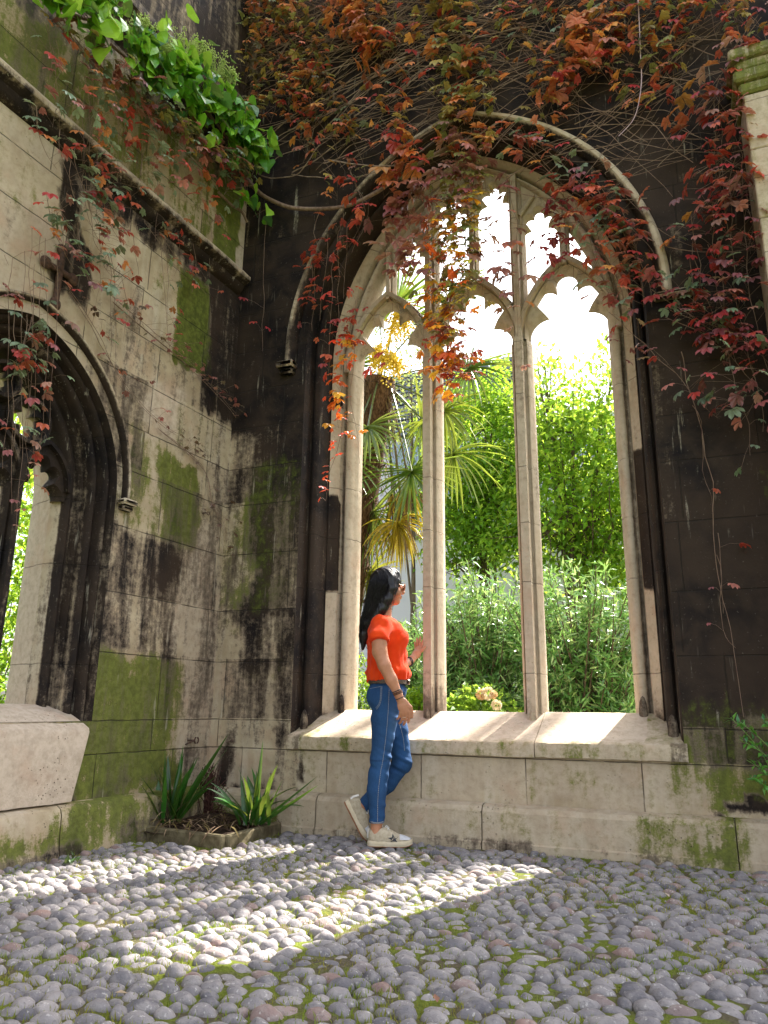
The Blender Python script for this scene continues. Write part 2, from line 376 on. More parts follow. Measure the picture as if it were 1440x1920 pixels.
ZL=[('r',(-.62,.05,.5,3.2),.40,.3),('r',(-1.4,-.5,.3,3.2),.34,.25),('r',(-6,.05,4.1,5.3),.22,.3),('r',(-2,-.5,3.1,4.0),.16,.3),('b',(-6,-1.75,2.6,4.1),.45,.2),('g',(-6,-1.9,3.6,4.2),.35,.2),
    ('g',(-1.25,-.42,.27,1.02),.84,.22),('g',(-1.25,-.9,.5,.8),.74,.15),('r',(-1.25,-.95,.27,.32),.6,.03),('r',(-.9,-.5,.27,.31),.5,.03),
    ('b',(-.33,.0,.45,1.4),.35,.05),('r',(-1.18,-.52,1.1,1.45),.55,.08),('r',(-1.10,-.58,1.52,1.85),.66,.2),('g',(-.8,-.55,1.1,1.3),.5,.08),
    ('r',(-.5,-.42,1.5,1.85),.0),('b',(-.40,-.05,1.3,2.0),.45,.06),
    ('g',(-1.04,-.78,2.0,2.5),.58,.2),('g',(-.66,-.38,1.98,2.45),.88,.16),('b',(-.8,-.72,1.95,2.55),.5,.02),
    ('b',(-.92,-.62,2.58,2.95),.8,.05),('r',(-.62,-.05,2.45,3.0),.40,.1),('g',(-.62,-.2,2.6,3.0),.45,.1),
    ('g',(-.70,-.36,3.26,3.95),1.12,.07),('g',(-.95,-.6,3.7,4.1),.55,.12),('r',(-.9,-.6,2.95,3.2),.35,.05),
    ('r',(-.34,.05,3.0,4.15),.86,.05),('r',(-.2,.05,2.0,3.0),.25,.1),('r',(-1.7,.05,3.98,4.12),.72,.1),('r',(-1.75,-1.62,3.2,4.1),.75,.05),
    ('g',(-6,-.5,4.25,5.1),.56,.1),('g',(-.40,-.12,4.3,5.2),.85,.05),('b',(-.12,.0,4.3,5.2),.8,.03),('r',(-6,.05,5.15,9),.72,.2),('r',(-6,-1.5,4.85,5.0),.5,.08)]
def zl(V): V=np.asarray(V); return zones(V[:,0],V[:,2],ZL)
ZLP=[('g',(-1.25,.05,-.1,.28),.62,.2),('g',(-6,-1.2,-.1,.12),.62,.06),('g',(-6,-1.2,.12,.28),.30,.05),('b',(-6,-1.5,.2,.3),.35,.05),('r',(-6,.05,-.1,.02),.6,.04),('r',(-1.0,-.1,.0,.14),.45,.06)]
def zlp(V): V=np.asarray(V); return zones(V[:,0],V[:,2],ZLP)

# ------------------------------------------------------------------ gothic building blocks (local wall frame: x along, y into the wall, z up)
def arc_z(off,a,h):
    R=(a*a+h*h)/(2*a); return np.sqrt(np.maximum(R*R-(np.abs(off)+R-a)**2,0))
def arch_path(a,h,n=26):       # from (-a,0) over the apex to (a,0)
    R=(a*a+h*h)/(2*a); e=math.acos((R-a)/R) if h>=a else math.acos((R-a)/R)
    ph=np.linspace(0,e,n); L=np.stack([-(R*np.cos(ph)-(R-a)),R*np.sin(ph)],1)
    Rr=L[::-1][1:]*[-1,1]; return np.concatenate([L,Rr])
def face_with_arch(g,xL,xR,z0,z1,c,a,zs,h,zb_,y,cf,st=.05,flip=False):
    def blk(xs,zlo,zhi,nz):
        xs=np.asarray(xs); t=np.linspace(0,1,nz)
        lo=np.broadcast_to(zlo,xs.shape); hi=np.broadcast_to(zhi,xs.shape)
        Z=lo[:,None]+(hi-lo)[:,None]*t[None]; X=np.repeat(xs[:,None],nz,1)
        V=np.stack([X,np.full_like(X,y),Z],-1).reshape(-1,3)
        g.add(V,F4=grid_faces(len(xs),nz,flip=not flip),c=cf(V))
    def lin(p,q): return np.linspace(p,q,max(2,int(abs(q-p)/st)+1))
    zz=max(2,int((z1-z0)/st)+1)
    blk(lin(xL,c-a),z0,z1,zz); blk(lin(c+a,xR),z0,z1,zz)
    xs=c-a*np.cos(np.linspace(0,PI,70)); top=zs+arc_z(xs-c,a,h)
    blk(xs,top,z1,max(2,int((z1-zs)/st)))
    blk(lin(c-a,c+a),z0,zb_,max(2,int((zb_-z0)/st)+1))
def sweep_frame(g,c,a0,zs,hf,prof,zbase,cf,nj=22,na=26):
    """prof: list of (u,y); hf(u) rise of the arch at offset u; zbase(y) foot height"""
    cols=[]
    for u,y in prof:
        a=a0+u; pth=arch_path(a,hf(u),na); zb0=zbase(y)
        zj=np.linspace(zb0,zs,nj)[:-1]
        Lj=np.stack([np.full(nj-1,-a),zj-zs],1); Rj=Lj[::-1]*[-1,1]
        p=np.concatenate([Lj,pth,Rj])
        cols.append(np.stack([c+p[:,0],np.full(len(p),y),zs+p[:,1]],1))
    A=np.stack(cols,1); m,n=A.shape[:2]; V=A.reshape(-1,3)
    us=np.tile(np.array([u for u,_ in prof]),m)
    g.add(V,F4=grid_faces(m,n),c=cf(V,us))
def sweep_bar(g,path,prof,cf,closed=True):
    """path: (x,z) points; prof: (n,y) closed loop; n measured along the path's left normal"""
    path=np.asarray(path,float); T=np.gradient(path,axis=0); T/=np.linalg.norm(T,axis=1,keepdims=True)
    N=np.stack([-T[:,1],T[:,0]],1); pr=np.asarray(prof,float)
    X=path[:,None,:]+N[:,None,:]*pr[None,:,0:1]
    V=np.stack([X[...,0],np.broadcast_to(pr[None,:,1],X.shape[:2]),X[...,1]],-1)
    m,n=V.shape[:2]; V=V.reshape(-1,3)
    i=np.arange(m-1)[:,None]; j=np.arange(n)[None,:]; j2=(j+1)%n
    F=np.stack([i*n+j,(i+1)*n+j,(i+1)*n+j2,i*n+j2],-1).reshape(-1,4)
    g.add(V,F4=F,c=cf(V)); g.add(V[:n],[tuple(range(n))],cf(V[:n])); g.add(V[-n:],[tuple(range(n))[::-1]],cf(V[-n:]))
def barprof(w,y0,y1,nib):
    h=w/2; k=nib/2; d=y1-y0
    return [(-k,y0),(k,y0),(k+.003,y0+.18*d),(h*.40,y0+.33*d),(h*.58,y0+.34*d),(h*.66,y0+.27*d),(h*.74,y0+.29*d),(h*.78,y0+.38*d),(h,y0+.50*d),(h,y0+.76*d),(h*.6,y1),
            (-h*.6,y1),(-h,y0+.76*d),(-h,y0+.50*d),(-h*.78,y0+.38*d),(-h*.74,y0+.29*d),(-h*.66,y0+.27*d),(-h*.58,y0+.34*d),(-h*.40,y0+.33*d),(-k-.003,y0+.18*d)]
def foils(w):
    return [(-.48*w,.02*w,.52*w),(.48*w,.02*w,.52*w),(-.50*w,1.02*w,.29*w),(.50*w,1.02*w,.29*w),(0,1.42*w,.27*w),(0,.80*w,.46*w)]
def head_plate(g,cx,zs,w,inside,cf,y0,y1,n=96,k=.12):
    th=np.linspace(0,PI,n); F=foils(w); ro=[];rh=[]
    for t in th:
        d=(math.cos(t),math.sin(t)); r=0.0
        for (fx,fz,fr) in F:
            b=d[0]*fx+d[1]*fz; q=b*b-(fx*fx+fz*fz-fr*fr)
            if q>0: r=max(r,b+math.sqrt(q))
        rh.append(r)
        lo,hi=0.0,2.0
        for s in np.arange(0.02,1.6,.01):
            if not inside(cx+d[0]*s,zs+d[1]*s): hi=s; break
        ro.append(max(hi,r+.012))
    rh=np.array(rh); ro=np.array(ro); dx=np.cos(th); dz=np.sin(th)
    k2=np.minimum(k*w+.0,(ro-rh)*.55); k3=np.minimum(k*w*2.0,(ro-rh)*.8)
    d_=y1-y0; rings=[(ro,y0),(rh+k3,y0),(rh+k2*1.15,y0+.16*d_),(rh+k2*.9,y0+.26*d_),(rh,y0+.48*d_),(rh,y0+.68*d_),(rh+k2,y0+.92*d_),(ro,y1)]
    V=np.stack([np.stack([cx+dx*r,np.full(n,y),zs+dz*r],1) for r,y in rings],1)
    m,nn=V.shape[:2]; g.add(V.reshape(-1,3),F4=grid_faces(m,nn),c=cf(V.reshape(-1,3)))

# ================================================================== BACK WALL
WC,WA,WZS=1.895,.975,3.45
hW=lambda u:1.61+.30*u
PROF=[(.0,.86-.36),(0,.425),(.012,.405),(.016,.385),(.022,.365),(.032,.348),(.046,.338),(.060,.337),(.072,.345),(.080,.360),(.084,.385),(.090,.392),(.102,.385),(.108,.36),
      (.112,.325),(.122,.315),(.165,.272),(.170,.262),(.176,.268),(.181,.262),(.184,.23),(.186,.20),(.189,.165),(.192,.14),(.198,.118),(.208,.102),(.222,.094),(.236,.098),(.246,.112),(.250,.128),
      (.256,.118),(.258,.09),(.261,.06),(.264,.035),(.270,.022),(.275,.0)]
slope=lambda y: .60+(.775-.60)*np.clip((y+.03)/.39,0,1)
def c_frame(V,us):
    z=V[:,2]; x=V[:,0]; out=np.zeros((len(V),3))
    left=x<WC
    patch=np.where(left,((z<1.62)|((z>2.35)&(z<3.1))),((z<1.55)|(z>2.45)))
    thr=np.where(patch|(z>3.2),.171,.108)
    n=vnoise(V*np.array([9,9,3.]),3)
    out[:,0]=np.where(us>thr,.98,np.where((us>.078)&(us<.105),.50,.10+.18*n))
    out[:,0]=np.where((us>.15)&(z<.75),.8,out[:,0])
    low=(z<1.0)&(us<=thr); out[:,0]=np.where(low,np.maximum(out[:,0],.45*(1-(z-.6)/.4)+(us>.03)*.15),out[:,0])
    out[:,2]=np.where(us<=thr,.55,0)
    out[:,1]=np.where((us>.2)&(z>1)&(z<2.4),.25,0)
    return out
c_tr=lambda V:np.stack([.06+.42*vnoise(np.asarray(V)*np.array([7,7,1.6]),5)*vnoise(np.asarray(V)*np.array([3,3,3.]),6)+.05+np.clip((1.0-np.asarray(V)[:,2])*1.2,0,.25),0*np.asarray(V)[:,0],.55+0*np.asarray(V)[:,0]],1)

wall=empty('stone_wall',(0,0,0),label='tall soot blackened church wall behind the woman, pierced by a big three light gothic window',cat='wall')
g=G(); face_with_arch(g,-.02,6.0,-.1,7.4,WC,WA+.275,WZS,hW(.275),.60,0.0,zb)
o=g.build('wall_face',M_WALL,wall,smooth=False,attr='stain')
g=G(); cc=lambda V:np.tile([.2,.1,.3],(len(V),1))
hO=lambda u:1.61+1.5*u
face_with_arch(g,-.6,6.0,-.1,7.4,WC,WA+.14,WZS,hO(.14),.62,.68,cc,st=.5,flip=True)
box(g,-.6,6,0.003,.677,7.38,7.41,(.6,.2,0)); box(g,5.98,6.02,0.003,.677,-.1,7.4,(.6,.2,0))
g.build('outer_face',M_WALL,wall,smooth=False,attr='stain')
g=G(); xs=[-.25,.905,2.0,3.36,6.0]
for a,b in zip(xs[:-1],xs[1:]):
    x=a
    m=max(2,int((b-a)/.12)); XX=np.linspace(a+.003,b-.003,m)
    pr=[(.02,.252),(-.052,.247),(-.078,.236),(-.095,.210),(-.098,.10),(-.100,.052),(-.112,.045),(-.114,-.12)]
    V=np.array([[(xx,py_+.003*vnoise(np.array([[xx*7,py_*9,pz*7]]))[0],pz) for (py_,pz) in pr] for xx in XX]); V[0,:,1]+=.004; V[-1,:,1]+=.004
    V=V.reshape(-1,3); g.add(V,F4=grid_faces(m,len(pr)),c=zplinth(V))
g.build('plinth',M_SILL,wall,attr='stain',autosmooth=30)
# window: frame (jambs and arch), mullions, tracery, hood mould, sill
win=empty('window',(0,0,0)); win.parent=wall
g=G(); sweep_frame(g,WC,WA,WZS,hW,PROF,lambda y:slope(y)-.012,c_frame,nj=60,na=44)
outp=[(.14,.68),(.10,.64),(.06,.58),(.012,.525),(0,.50)]
sweep_frame(g,WC,WA,WZS,hO,outp,lambda y:.70,lambda V,u:np.tile([.08,0,.8],(len(V),1)))
# rounded stools where the roll mouldings die on the sill
for s in (-1,1):
    for (u,yy,r) in ((.052,.335,.026),(.220,.095,.030)):
        x=WC+s*(WA+u); z0=float(slope(yy)); 
        ellipsoid(g,(x,yy-.006,z0+.02),(r,.022,.10),10,6,(.62,0,.1))
g.build('window_frame',M_TRIM,win,attr='stain',autosmooth=38)
MX=[WC-.3525,WC+.3525]
for x in MX:
    g=G(); sweep_bar(g,[(x,z) for z in np.linspace(.70,WZS-.02,24)],barprof(.150,.262,.52,.056),c_tr)
    ellipsoid(g,(x,.285,.735),(.024,.04,.075),8,5,(.42,0,.3))
    g.build('mullion',M_TRIM,win,attr='stain',autosmooth=35)
g=G()
above=lambda x:WZS+float(arc_z(np.array([x-WC]),WA,hW(0))[0])
for x in MX: sweep_bar(g,[(x,z) for z in np.linspace(WZS-.02,above(x)+.03,14)],barprof(.115,.290,.50,.042),c_tr)
LX=[WC-.705,WC,WC+.705]
for x in LX:
    sweep_bar(g,[(x,z) for z in np.linspace(4.0,above(x)+.03,10)],barprof(.075,.325,.485,.030),c_tr)
    p=arch_path(.3525,.64,16); sweep_bar(g,np.stack([x+p[:,0],WZS-.04+p[:,1]],1),barprof(.085,.318,.49,.034),c_tr)
    ins=lambda X,Z,x=x:(abs(X-x)<.352) and Z<WZS-.04+float(arc_z(np.array([X-x]),.352,.64)[0])
    head_plate(g,x,WZS+.01,.284,ins,c_tr,.372,.47)
for (cx,zs_) in ((WC-.525,4.32),(WC-.178,4.64),(WC+.178,4.64),(WC+.525,4.32)):
    ins=lambda X,Z,cx=cx:(abs(X-cx)<.172) and Z<above(X)+.02
    head_plate(g,cx,zs_,.132,ins,c_tr,.378,.46,n=64)
for s in (-1,1):     # little diagonal rib between the panels
    for (xa,za,xb,zb2) in ((.385,4.50,.50,4.66),):
        tube(g,[(WC+s*xa,.35,za),(WC+s*xb,.35,zb2)],.018,6,(.2,0,.5))
g.build('tracery',M_TRIM,win,attr='stain',autosmooth=35)
g=G(); ha=1.33; hp=[(.0,.0),(.0,-.028),(.018,-.055),(.040,-.078),(.062,-.080),(.078,-.058),(.088,-.02),(.088,.0)]
cols=[]
for u,y in hp:
    p=arch_path(ha+u,1.735+u*.9,34); p=np.concatenate([[[-(ha+u),-.05]],p,[[ha+u,-.05]]]); cols.append(np.stack([WC+p[:,0],np.full(len(p),y),3.44+p[:,1]],1))
A=np.stack(cols,1); V=A.reshape(-1,3); n_=vnoise(V*4,9)
ch=np.stack([np.where(V[:,0]<1.2,.52,.26)+.25*(n_-.5)+np.where((V[:,2]>4.95)&(V[:,0]<1.9),.25,0),np.where(V[:,2]>4.6,.25,.1),np.full(len(V),.35)],1)
us=np.tile([u for u,_ in hp],A.shape[0]); ch[:,0]=np.where(us<.03,.9,ch[:,0])
g.add(V,F4=grid_faces(A.shape[0],A.shape[1]),c=ch); hm=g.build('hood_mould',M_TRIM,win,attr='stain',autosmooth=40)
for s,x in ((-1,WC-ha-.04),(1,WC+ha+.06)):
    g=G()
    if s>0: box(g,x-.09,x+.15,-.085,.003,3.352,3.388,(.3,.1,.3),bev=.012)
    else: box(g,x-.10,x+.05,-.095,.003,3.335,3.388,(.55,.1,.2),bev=.012); box(g,x-.085,x+.035,-.06,.003,3.29,3.333,(.7,.1,0),bev=.012)
    g.build('label_stop',M_TRIM,win,attr='stain')
g=G()
for a,b,dz in ((.640,2.312,0),(2.317,3.16,.004)):
    m=60; XX=np.linspace(a,b,m)
    pr=[(.004,.515),(-.040,.520),(-.042,.585),(-.034,.600),(-.012,.612),(.06,.640),(.16,.685),(.26,.730),(.355,.775),(.50,.775),(.60,.745),(.73,.69),(.73,.52)]
    V=[]
    for i,xx in enumerate(XX):
        for (yy,zz) in pr:
            d=0.0
            if -.05<yy<.40: d=.006*(vnoise(np.array([[xx*9,yy*9,1.]]))[0]-.5)+.004*(vnoise(np.array([[xx*30,yy*30,4.]]))[0]-.5)
            V.append((xx,yy,zz+d+dz))
    V=np.array(V); cz=np.zeros((len(V),3)); cz[:,2]=.75
    end=np.minimum(V[:,0]-.64,3.16-V[:,0]); cz[:,0]=np.where((end<.10)&(V[:,1]<.0),.45,0); cz[:,1]=np.where(V[:,1]<0,.42,np.where(end<.22,.45,.1)); cz[:,2]=np.where(V[:,1]<-.02,.45,.8)
    g.add(V,F4=grid_faces(m,len(pr)),c=cz)
    for k in (0,m-1): g.add(V.reshape(m,-1,3)[k],[tuple(range(len(pr)))],cz[:len(pr)])
g.build('window_sill',M_SILL,win,attr='stain',autosmooth=32)

# buttress at the right edge
bt=empty('stone_buttress',(3.82,0,0),label='pale green tinged stone buttress with mossy moulded cap at the right edge',cat='buttress')
g=G(); cg=lambda V:np.stack([.05+0*V[:,0],.30+.12*(vnoise(V*2)),np.full(len(V),.75)],1)
for z0,z1 in zip([-.1,.6,1.3,2.0,2.65,3.15,3.62,4.10],[.6,1.3,2.0,2.65,3.15,3.62,4.10,4.50]):
    box(g,.0,1.6,-.30,.0,z0+.002,z1-.002,bev=.006,cf=cg)
g.build('shaft',M_TRIM,bt,attr='stain',smooth=False)
g=G(); cg2=lambda V:np.stack([.30+0*V[:,0],.62+0*V[:,0],np.full(len(V),.3)],1)
for dx,z0,z1 in ((.02,4.50,4.58),(.045,4.58,4.66),(.03,4.66,4.74),(.06,4.74,4.82)):
    box(g,-dx,1.6+dx,-.30-dx,.0,z0+.001,z1,bev=.014,cf=cg2)
g.build('cap',M_TRIM,bt,attr='stain',smooth=False)

# ================================================================== LEFT WALL (own frame, turned 86.8 degrees)
lw=empty('stone_wall',(0,0,0),LROT,label='mottled cream and mossy green church wall on the left with an arched window cut by the frame',cat='wall')
LCX,LA,LZS=-1.85,.53,2.06
hL=lambda u:.72+.85*u
g=G(); face_with_arch(g,-5.5,.0,-.1,7.4,LCX,LA+.21,LZS,hL(.21),.70,0.0,zl,st=.04)
g.build('wall_face',M_WALL,lw,smooth=False,attr='stain')
g=G(); face_with_arch(g,-5.5,.9,-.1,7.4,LCX,LA+.10,LZS,hL(.10),.7,.62,cc,st=.5,flip=True)
box(g,-5.5,.9,.003,.617,7.38,7.41,(.6,.2,0)); box(g,-5.52,-5.48,.003,.617,-.1,7.4,(.5,.2,0)); 
g.build('outer_face',M_WALL,lw,smooth=False,attr='stain')
g=G(); xs=[-5.5,-2.6,-1.34,0.1]
for a,b in zip(xs[:-1],xs[1:]):
    m=max(2,int((b-a)/.10)); XX=np.linspace(a+.003,b-.003,m)
    pr=[(.02,.268),(-.055,.262),(-.082,.245),(-.094,.215),(-.098,.10),(-.104,.05),(-.114,.03),(-.118,-.12)]
    V=np.array([[(xx,py_+.004*vnoise(np.array([[xx*7,py_*9,pz*7]]))[0],pz) for (py_,pz) in pr] for xx in XX]).reshape(-1,3)
    g.add(V,F4=grid_faces(m,len(pr)),c=zlp(V))
g.build('plinth',M_SILL,lw,attr='stain',autosmooth=30)
g=G(); m=80; XX=np.linspace(-5.5,-.045,m)
pr=[(0,4.335),(-.05,4.30),(-.105,4.235),(-.125,4.215),(-.125,4.180),(-.10,4.165),(-.07,4.150),(-.055,4.115),(-.03,4.095),(0,4.085)]
V=np.array([[(xx,a*(1+.12*(vnoise(np.array([[xx*5,a*8,b*5]]))[0]-.5)),b) for a,b in pr] for xx in XX]).reshape(-1,3)
cz=np.zeros((len(V),3)); cz[:,0]=np.tile([.1,.12,.2,.3,.6,.75,.8,.85,.85,.85],m); cz[:,1]=.25; cz[:,2]=np.tile([.3]*4+[0]*6,m)
g.add(V,F4=grid_faces(m,len(pr)),c=cz); g.add(V[-len(pr):],[tuple(range(len(pr)))],np.tile([.9,0,0],(len(pr),1)))
g.build('string_course',M_TRIM,lw,attr='stain',autosmooth=35)
g=G(); pr=[(0,5.62),(-.16,5.50),(-.18,5.47),(-.18,5.40),(-.10,5.34),(-.05,5.24),(0,5.20)]; XX=np.linspace(-5.5,-.02,60)
V=np.array([[(xx,a,b) for a,b in pr] for xx in XX]).reshape(-1,3); g.add(V,F4=grid_faces(60,len(pr)),c=np.tile([.7,.3,0],(len(V),1)))
g.build('cornice',M_TRIM,lw,attr='stain',autosmooth=35)
lwin=empty('window',(0,0,0)); lwin.parent=lw
PL2=[(.0,.33),(0,.245),(.010,.232),(.014,.222),(.022,.208),(.036,.200),(.050,.204),(.060,.216),(.066,.228),(.078,.222),(.084,.19),(.094,.172),(.100,.176),(.104,.15),
     (.108,.125),(.118,.108),(.132,.102),(.146,.108),(.153,.118),(.158,.10),(.160,.075),(.168,.055),(.180,.046),(.192,.050),(.197,.055),(.199,.03),(.205,.012),(.21,.0)]
def c_lf(V,us):
    z=V[:,2]; n=vnoise(V*np.array([8,8,2.5]),4)
    r=np.where(us<.004,.25,np.where(us<.07,.88,np.where(us<.105,.66+.3*(n-.5),.95)))
    r=np.where((us>.16)&(z<1.9),.74+.3*(n-.5),r); r=np.where(z>2.1,np.maximum(r,.85),r)
    return np.stack([r,0.12+0*r,np.where(us<.004,.3,0)],1)
slL=lambda y: .655+(.79-.655)*np.clip((y+.06)/.30,0,1)
g=G(); sweep_frame(g,LCX,LA,LZS,hL,PL2,lambda y:min(float(slL(y))-.012,.66+.5*y),c_lf,nj=40,na=34)
sweep_frame(g,LCX,LA,LZS,hL,[(.10,.62),(.06,.55),(.02,.42),(.0,.33)],lambda y:.72,lambda V,u:np.tile([.04,0,.9],(len(V),1)))
g.build('window_frame',M_TRIM,lwin,attr='stain',autosmooth=38)
c_lt=lambda V:np.stack([np.where(V[:,1]<.29,.86,.12),.05+0*V[:,0],np.where(V[:,1]<.29,0,.7)],1)
for x in (LCX-.185,LCX+.185):
    g=G(); sweep_bar(g,[(x,z) for z in np.linspace(.70,2.2,16)],barprof(.095,.17,.33,.036),c_lt); g.build('mullion',M_TRIM,lwin,attr='stain',autosmooth=35)
g=G()
la=lambda x:LZS+float(arc_z(np.array([x-LCX]),LA,hL(0))[0])
for x in (LCX-.357,LCX,LCX+.357):
    ins=lambda X,Z,x=x:(abs(X-x)<.178) and Z<min(LZS+.02+float(arc_z(np.array([X-x]),.178,.27)[0]),la(X)+.02)
    head_plate(g,x,LZS-.06,.130,ins,c_lt,.215,.315,n=60)
    p=arch_path(.178,.27,14); q=np.stack([x+p[:,0],LZS+p[:,1]],1); q=q[[la(a)+.03>b for a,b in q]]
    if len(q)>3: sweep_bar(g,q,barprof(.06,.18,.32,.024),c_lt)
for (cx,cz,rr) in ((LCX+.20,2.42,.135),(LCX-.20,2.42,.135),(LCX,2.60,.10)):     # foiled circles
    t=np.linspace(0,2*PI,33); sweep_bar(g,np.stack([cx+rr*np.cos(t),cz+rr*np.sin(t)],1),barprof(.05,.18,.32,.022),c_lt)
    for q in range(4):
        a0=q*PI/2+PI/4; ex,ez=cx+rr*.95*math.cos(a0),cz+rr*.95*math.sin(a0); ix,iz=cx+rr*.42*math.cos(a0),cz+rr*.42*math.sin(a0)
        a1,a2=a0+.5,a0-.5
        for y0,y1 in ((.215,.30),):
            P3=[(cx+rr*.95*math.cos(a1),cz+rr*.95*math.sin(a1)),(cx+rr*.66*math.cos(a0+.22),cz+rr*.66*math.sin(a0+.22)),(ix,iz),(cx+rr*.66*math.cos(a0-.22),cz+rr*.66*math.sin(a0-.22)),(cx+rr*.95*math.cos(a2),cz+rr*.95*math.sin(a2)),(ex,ez)]
            V=np.array([(a,y0,b) for a,b in P3]+[(a,y1,b) for a,b in P3]); k=6
            g.add(V,[tuple(range(k)),tuple(range(2*k-1,k-1,-1))]+[(i,i+k,(i+1)%k+k,(i+1)%k) for i in range(k)],c_lt(V))
g.build('tracery',M_TRIM,lwin,attr='stain',autosmooth=35)
g=G(); ha2=.77; cols=[]; hp2=[(.010,.0),(.010,-.018),(.018,-.034),(.030,-.044),(.042,-.044),(.050,-.030),(.054,.0)]
for u,y in hp2:
    p=arch_path(ha2+u,.92+u*.9,30); p=np.concatenate([[[-(ha2+u),-.04]],p,[[ha2+u,-.04]]]); cols.append(np.stack([LCX+p[:,0],np.full(len(p),y),2.10+p[:,1]],1))
A=np.stack(cols,1); V=A.reshape(-1,3); us=np.tile([u for u,_ in hp2],A.shape[0])
g.add(V,F4=grid_faces(*A.shape[:2]),c=np.stack([np.where(us<.02,.85,.20+.4*vnoise(V*6)),.20+0*us,np.full(len(V),.25)],1)); g.build('hood_mould',M_TRIM,lwin,attr='stain',autosmooth=40)
for s in (1,-1):
    g=G(); x=LCX+s*(ha2+.035); box(g,x-.06,x+.06,-.075,.003,2.02,2.058,(.25,.2,.3),bev=.012); box(g,x-.045,x+.045,-.05,.003,1.985,2.018,(.5,.2,.1),bev=.01); g.build('label_stop',M_TRIM,lwin,attr='stain')
g=G(); m=50; XX=np.linspace(-2.75,-1.175,m)
pr=[(.004,.268),(-.058,.275),(-.062,.48),(-.062,.640),(-.050,.662),(.0,.690),(.10,.735),(.24,.790),(.34,.79),(.66,.70),(.66,.60)]
V=np.array([[(xx-(.20*max(0,.66-b) if xx>-1.35 else 0),a,b+.008*(vnoise(np.array([[xx*12,a*12,2.]]))[0]-.5)) for a,b in pr] for xx in XX]).reshape(-1,3)
cz=np.stack([np.where(V[:,0]>-1.2,.25,.0),np.where(V[:,0]>-1.25,.35,.02),np.full(len(V),1.0)],1)
g.add(V,F4=grid_faces(m,len(pr)),c=cz)
for k in (0,m-1): g.add(V.reshape(m,-1,3)[k],[tuple(range(len(pr)))],cz[:len(pr)])
g.build('window_sill',M_SILL,lwin,attr='stain',autosmooth=32)

# iron fittings in the walls
M_IRON=plain('rusty_iron',(.045,.025,.018),(.11,.055,.035),60,.75,.4)
g=G(); c0=toL(atL(112,508,-.02)); 
for dx,dz in ((0,.14),(0,-.22),(.10,0),(-.10,0)):
    tube(g,[(c0[0],-.02,c0[2]),(c0[0]+dx,-.02,c0[2]+dz)],.020,7); ellipsoid(g,(c0[0]+dx,-.02,c0[2]+dz),(.040,.022,.040),8,5)
ob=g.build('wall_tie',M_IRON,None,smooth=True,loc=(c0[0],0,c0[2])); ob.location=Vector(fromL((c0[0],0,c0[2])).tolist()); ob.rotation_euler=(0,0,LROT)
tag(ob,'dark iron cross shaped wall tie above the left window arch','wall tie')
def hook(p,lab,wl_,dirx,sz=1.0):
    g=G(); t=np.linspace(0,2*PI,13)
    tube(g,[(0,.03,0),(0,-.03*sz,0),(.012*sz*dirx,-.035*sz,0)],.0035*sz+.001,6)
    tube(g,[(dirx*(.028*sz)+.016*sz*math.cos(a),-.035*sz,.016*sz*math.sin(a)) for a in t],.004*sz+.0005,6,cap=False)
    tube(g,[(dirx*.012*sz,-.036*sz,0),(-dirx*.05*sz,-.03*sz,-.018*sz)],.004*sz,6)
    ob=g.build('iron_hook',M_IRON,None); ob.location=Vector(np.asarray(p).tolist()); ob.rotation_euler=(0,0,LROT if wl_ else 0)
    tag(ob,lab,'hook','iron hooks in the walls')
hook(atL(352,1388,0),'largest rusty iron ring hook low on the left wall by the corner',True,1,1.3)
hook(at(434,1389,0),'small rusty iron hook low on the back wall just right of the corner',False,1,.6)
hook(atL(381,962,0),'small iron ring hook on the green stained block high on the left wall',True,1,.8)

# ================================================================== GROUND, COBBLES, MOSS
nt=NT('ground_earth'); co=nt.coord(); n=nt.noise(co,3,6,.65); n2=nt.noise(co,40,4,.7)
M_GROUND=nt.done(nt.bsdf(nt.mix(nt.ss(n,.35,.65),nt.mix(n2,(.07,.055,.03),(.16,.13,.08)),nt.mix(n2,(.05,.09,.015),(.12,.18,.03))),.95,.1,nt.bump(n2,.6,.02)))
g=G(); xs=[-900,-60,-20,20,60,900]; V=np.array([(x,y,-.06) for x in xs for y in xs],float); g.add(V,F4=grid_faces(6,6,flip=True))
tag(g.build('ground',M_GROUND,None,smooth=False),kind='structure')

nt=NT('mortar_moss'); co=nt.coord(); n=nt.noise(co,5,4,.6,.5); n2=nt.noise(co,90,4,.7); n3=nt.noise(co,2.0,3,.6)
mossc=nt.mix(n2,(.09,.12,.012),(.24,.28,.05)); soil=nt.mix(n2,(.07,.058,.035),(.20,.17,.11))
M_MOSSBED=nt.done(nt.bsdf(nt.mix(nt.ss(n,.42,.60),soil,mossc),.95,.1,nt.bump(n2,1.0,.02)))
g=G(); X=np.arange(-.5,5.4,.03); Y=np.arange(-5.2,.02,.03); XX,YY=np.meshgrid(X,Y,indexing='ij')
ZZ=-.011+.016*vnoise(np.stack([XX*9,YY*9,0*XX],-1),2)+.008*vnoise(np.stack([XX*35,YY*35,0*XX],-1),3)
g.add(np.stack([XX,YY,ZZ],-1).reshape(-1,3),F4=grid_faces(len(X),len(Y),flip=True)); tag(g.build('courtyard_floor',M_MOSSBED,None),kind='structure')

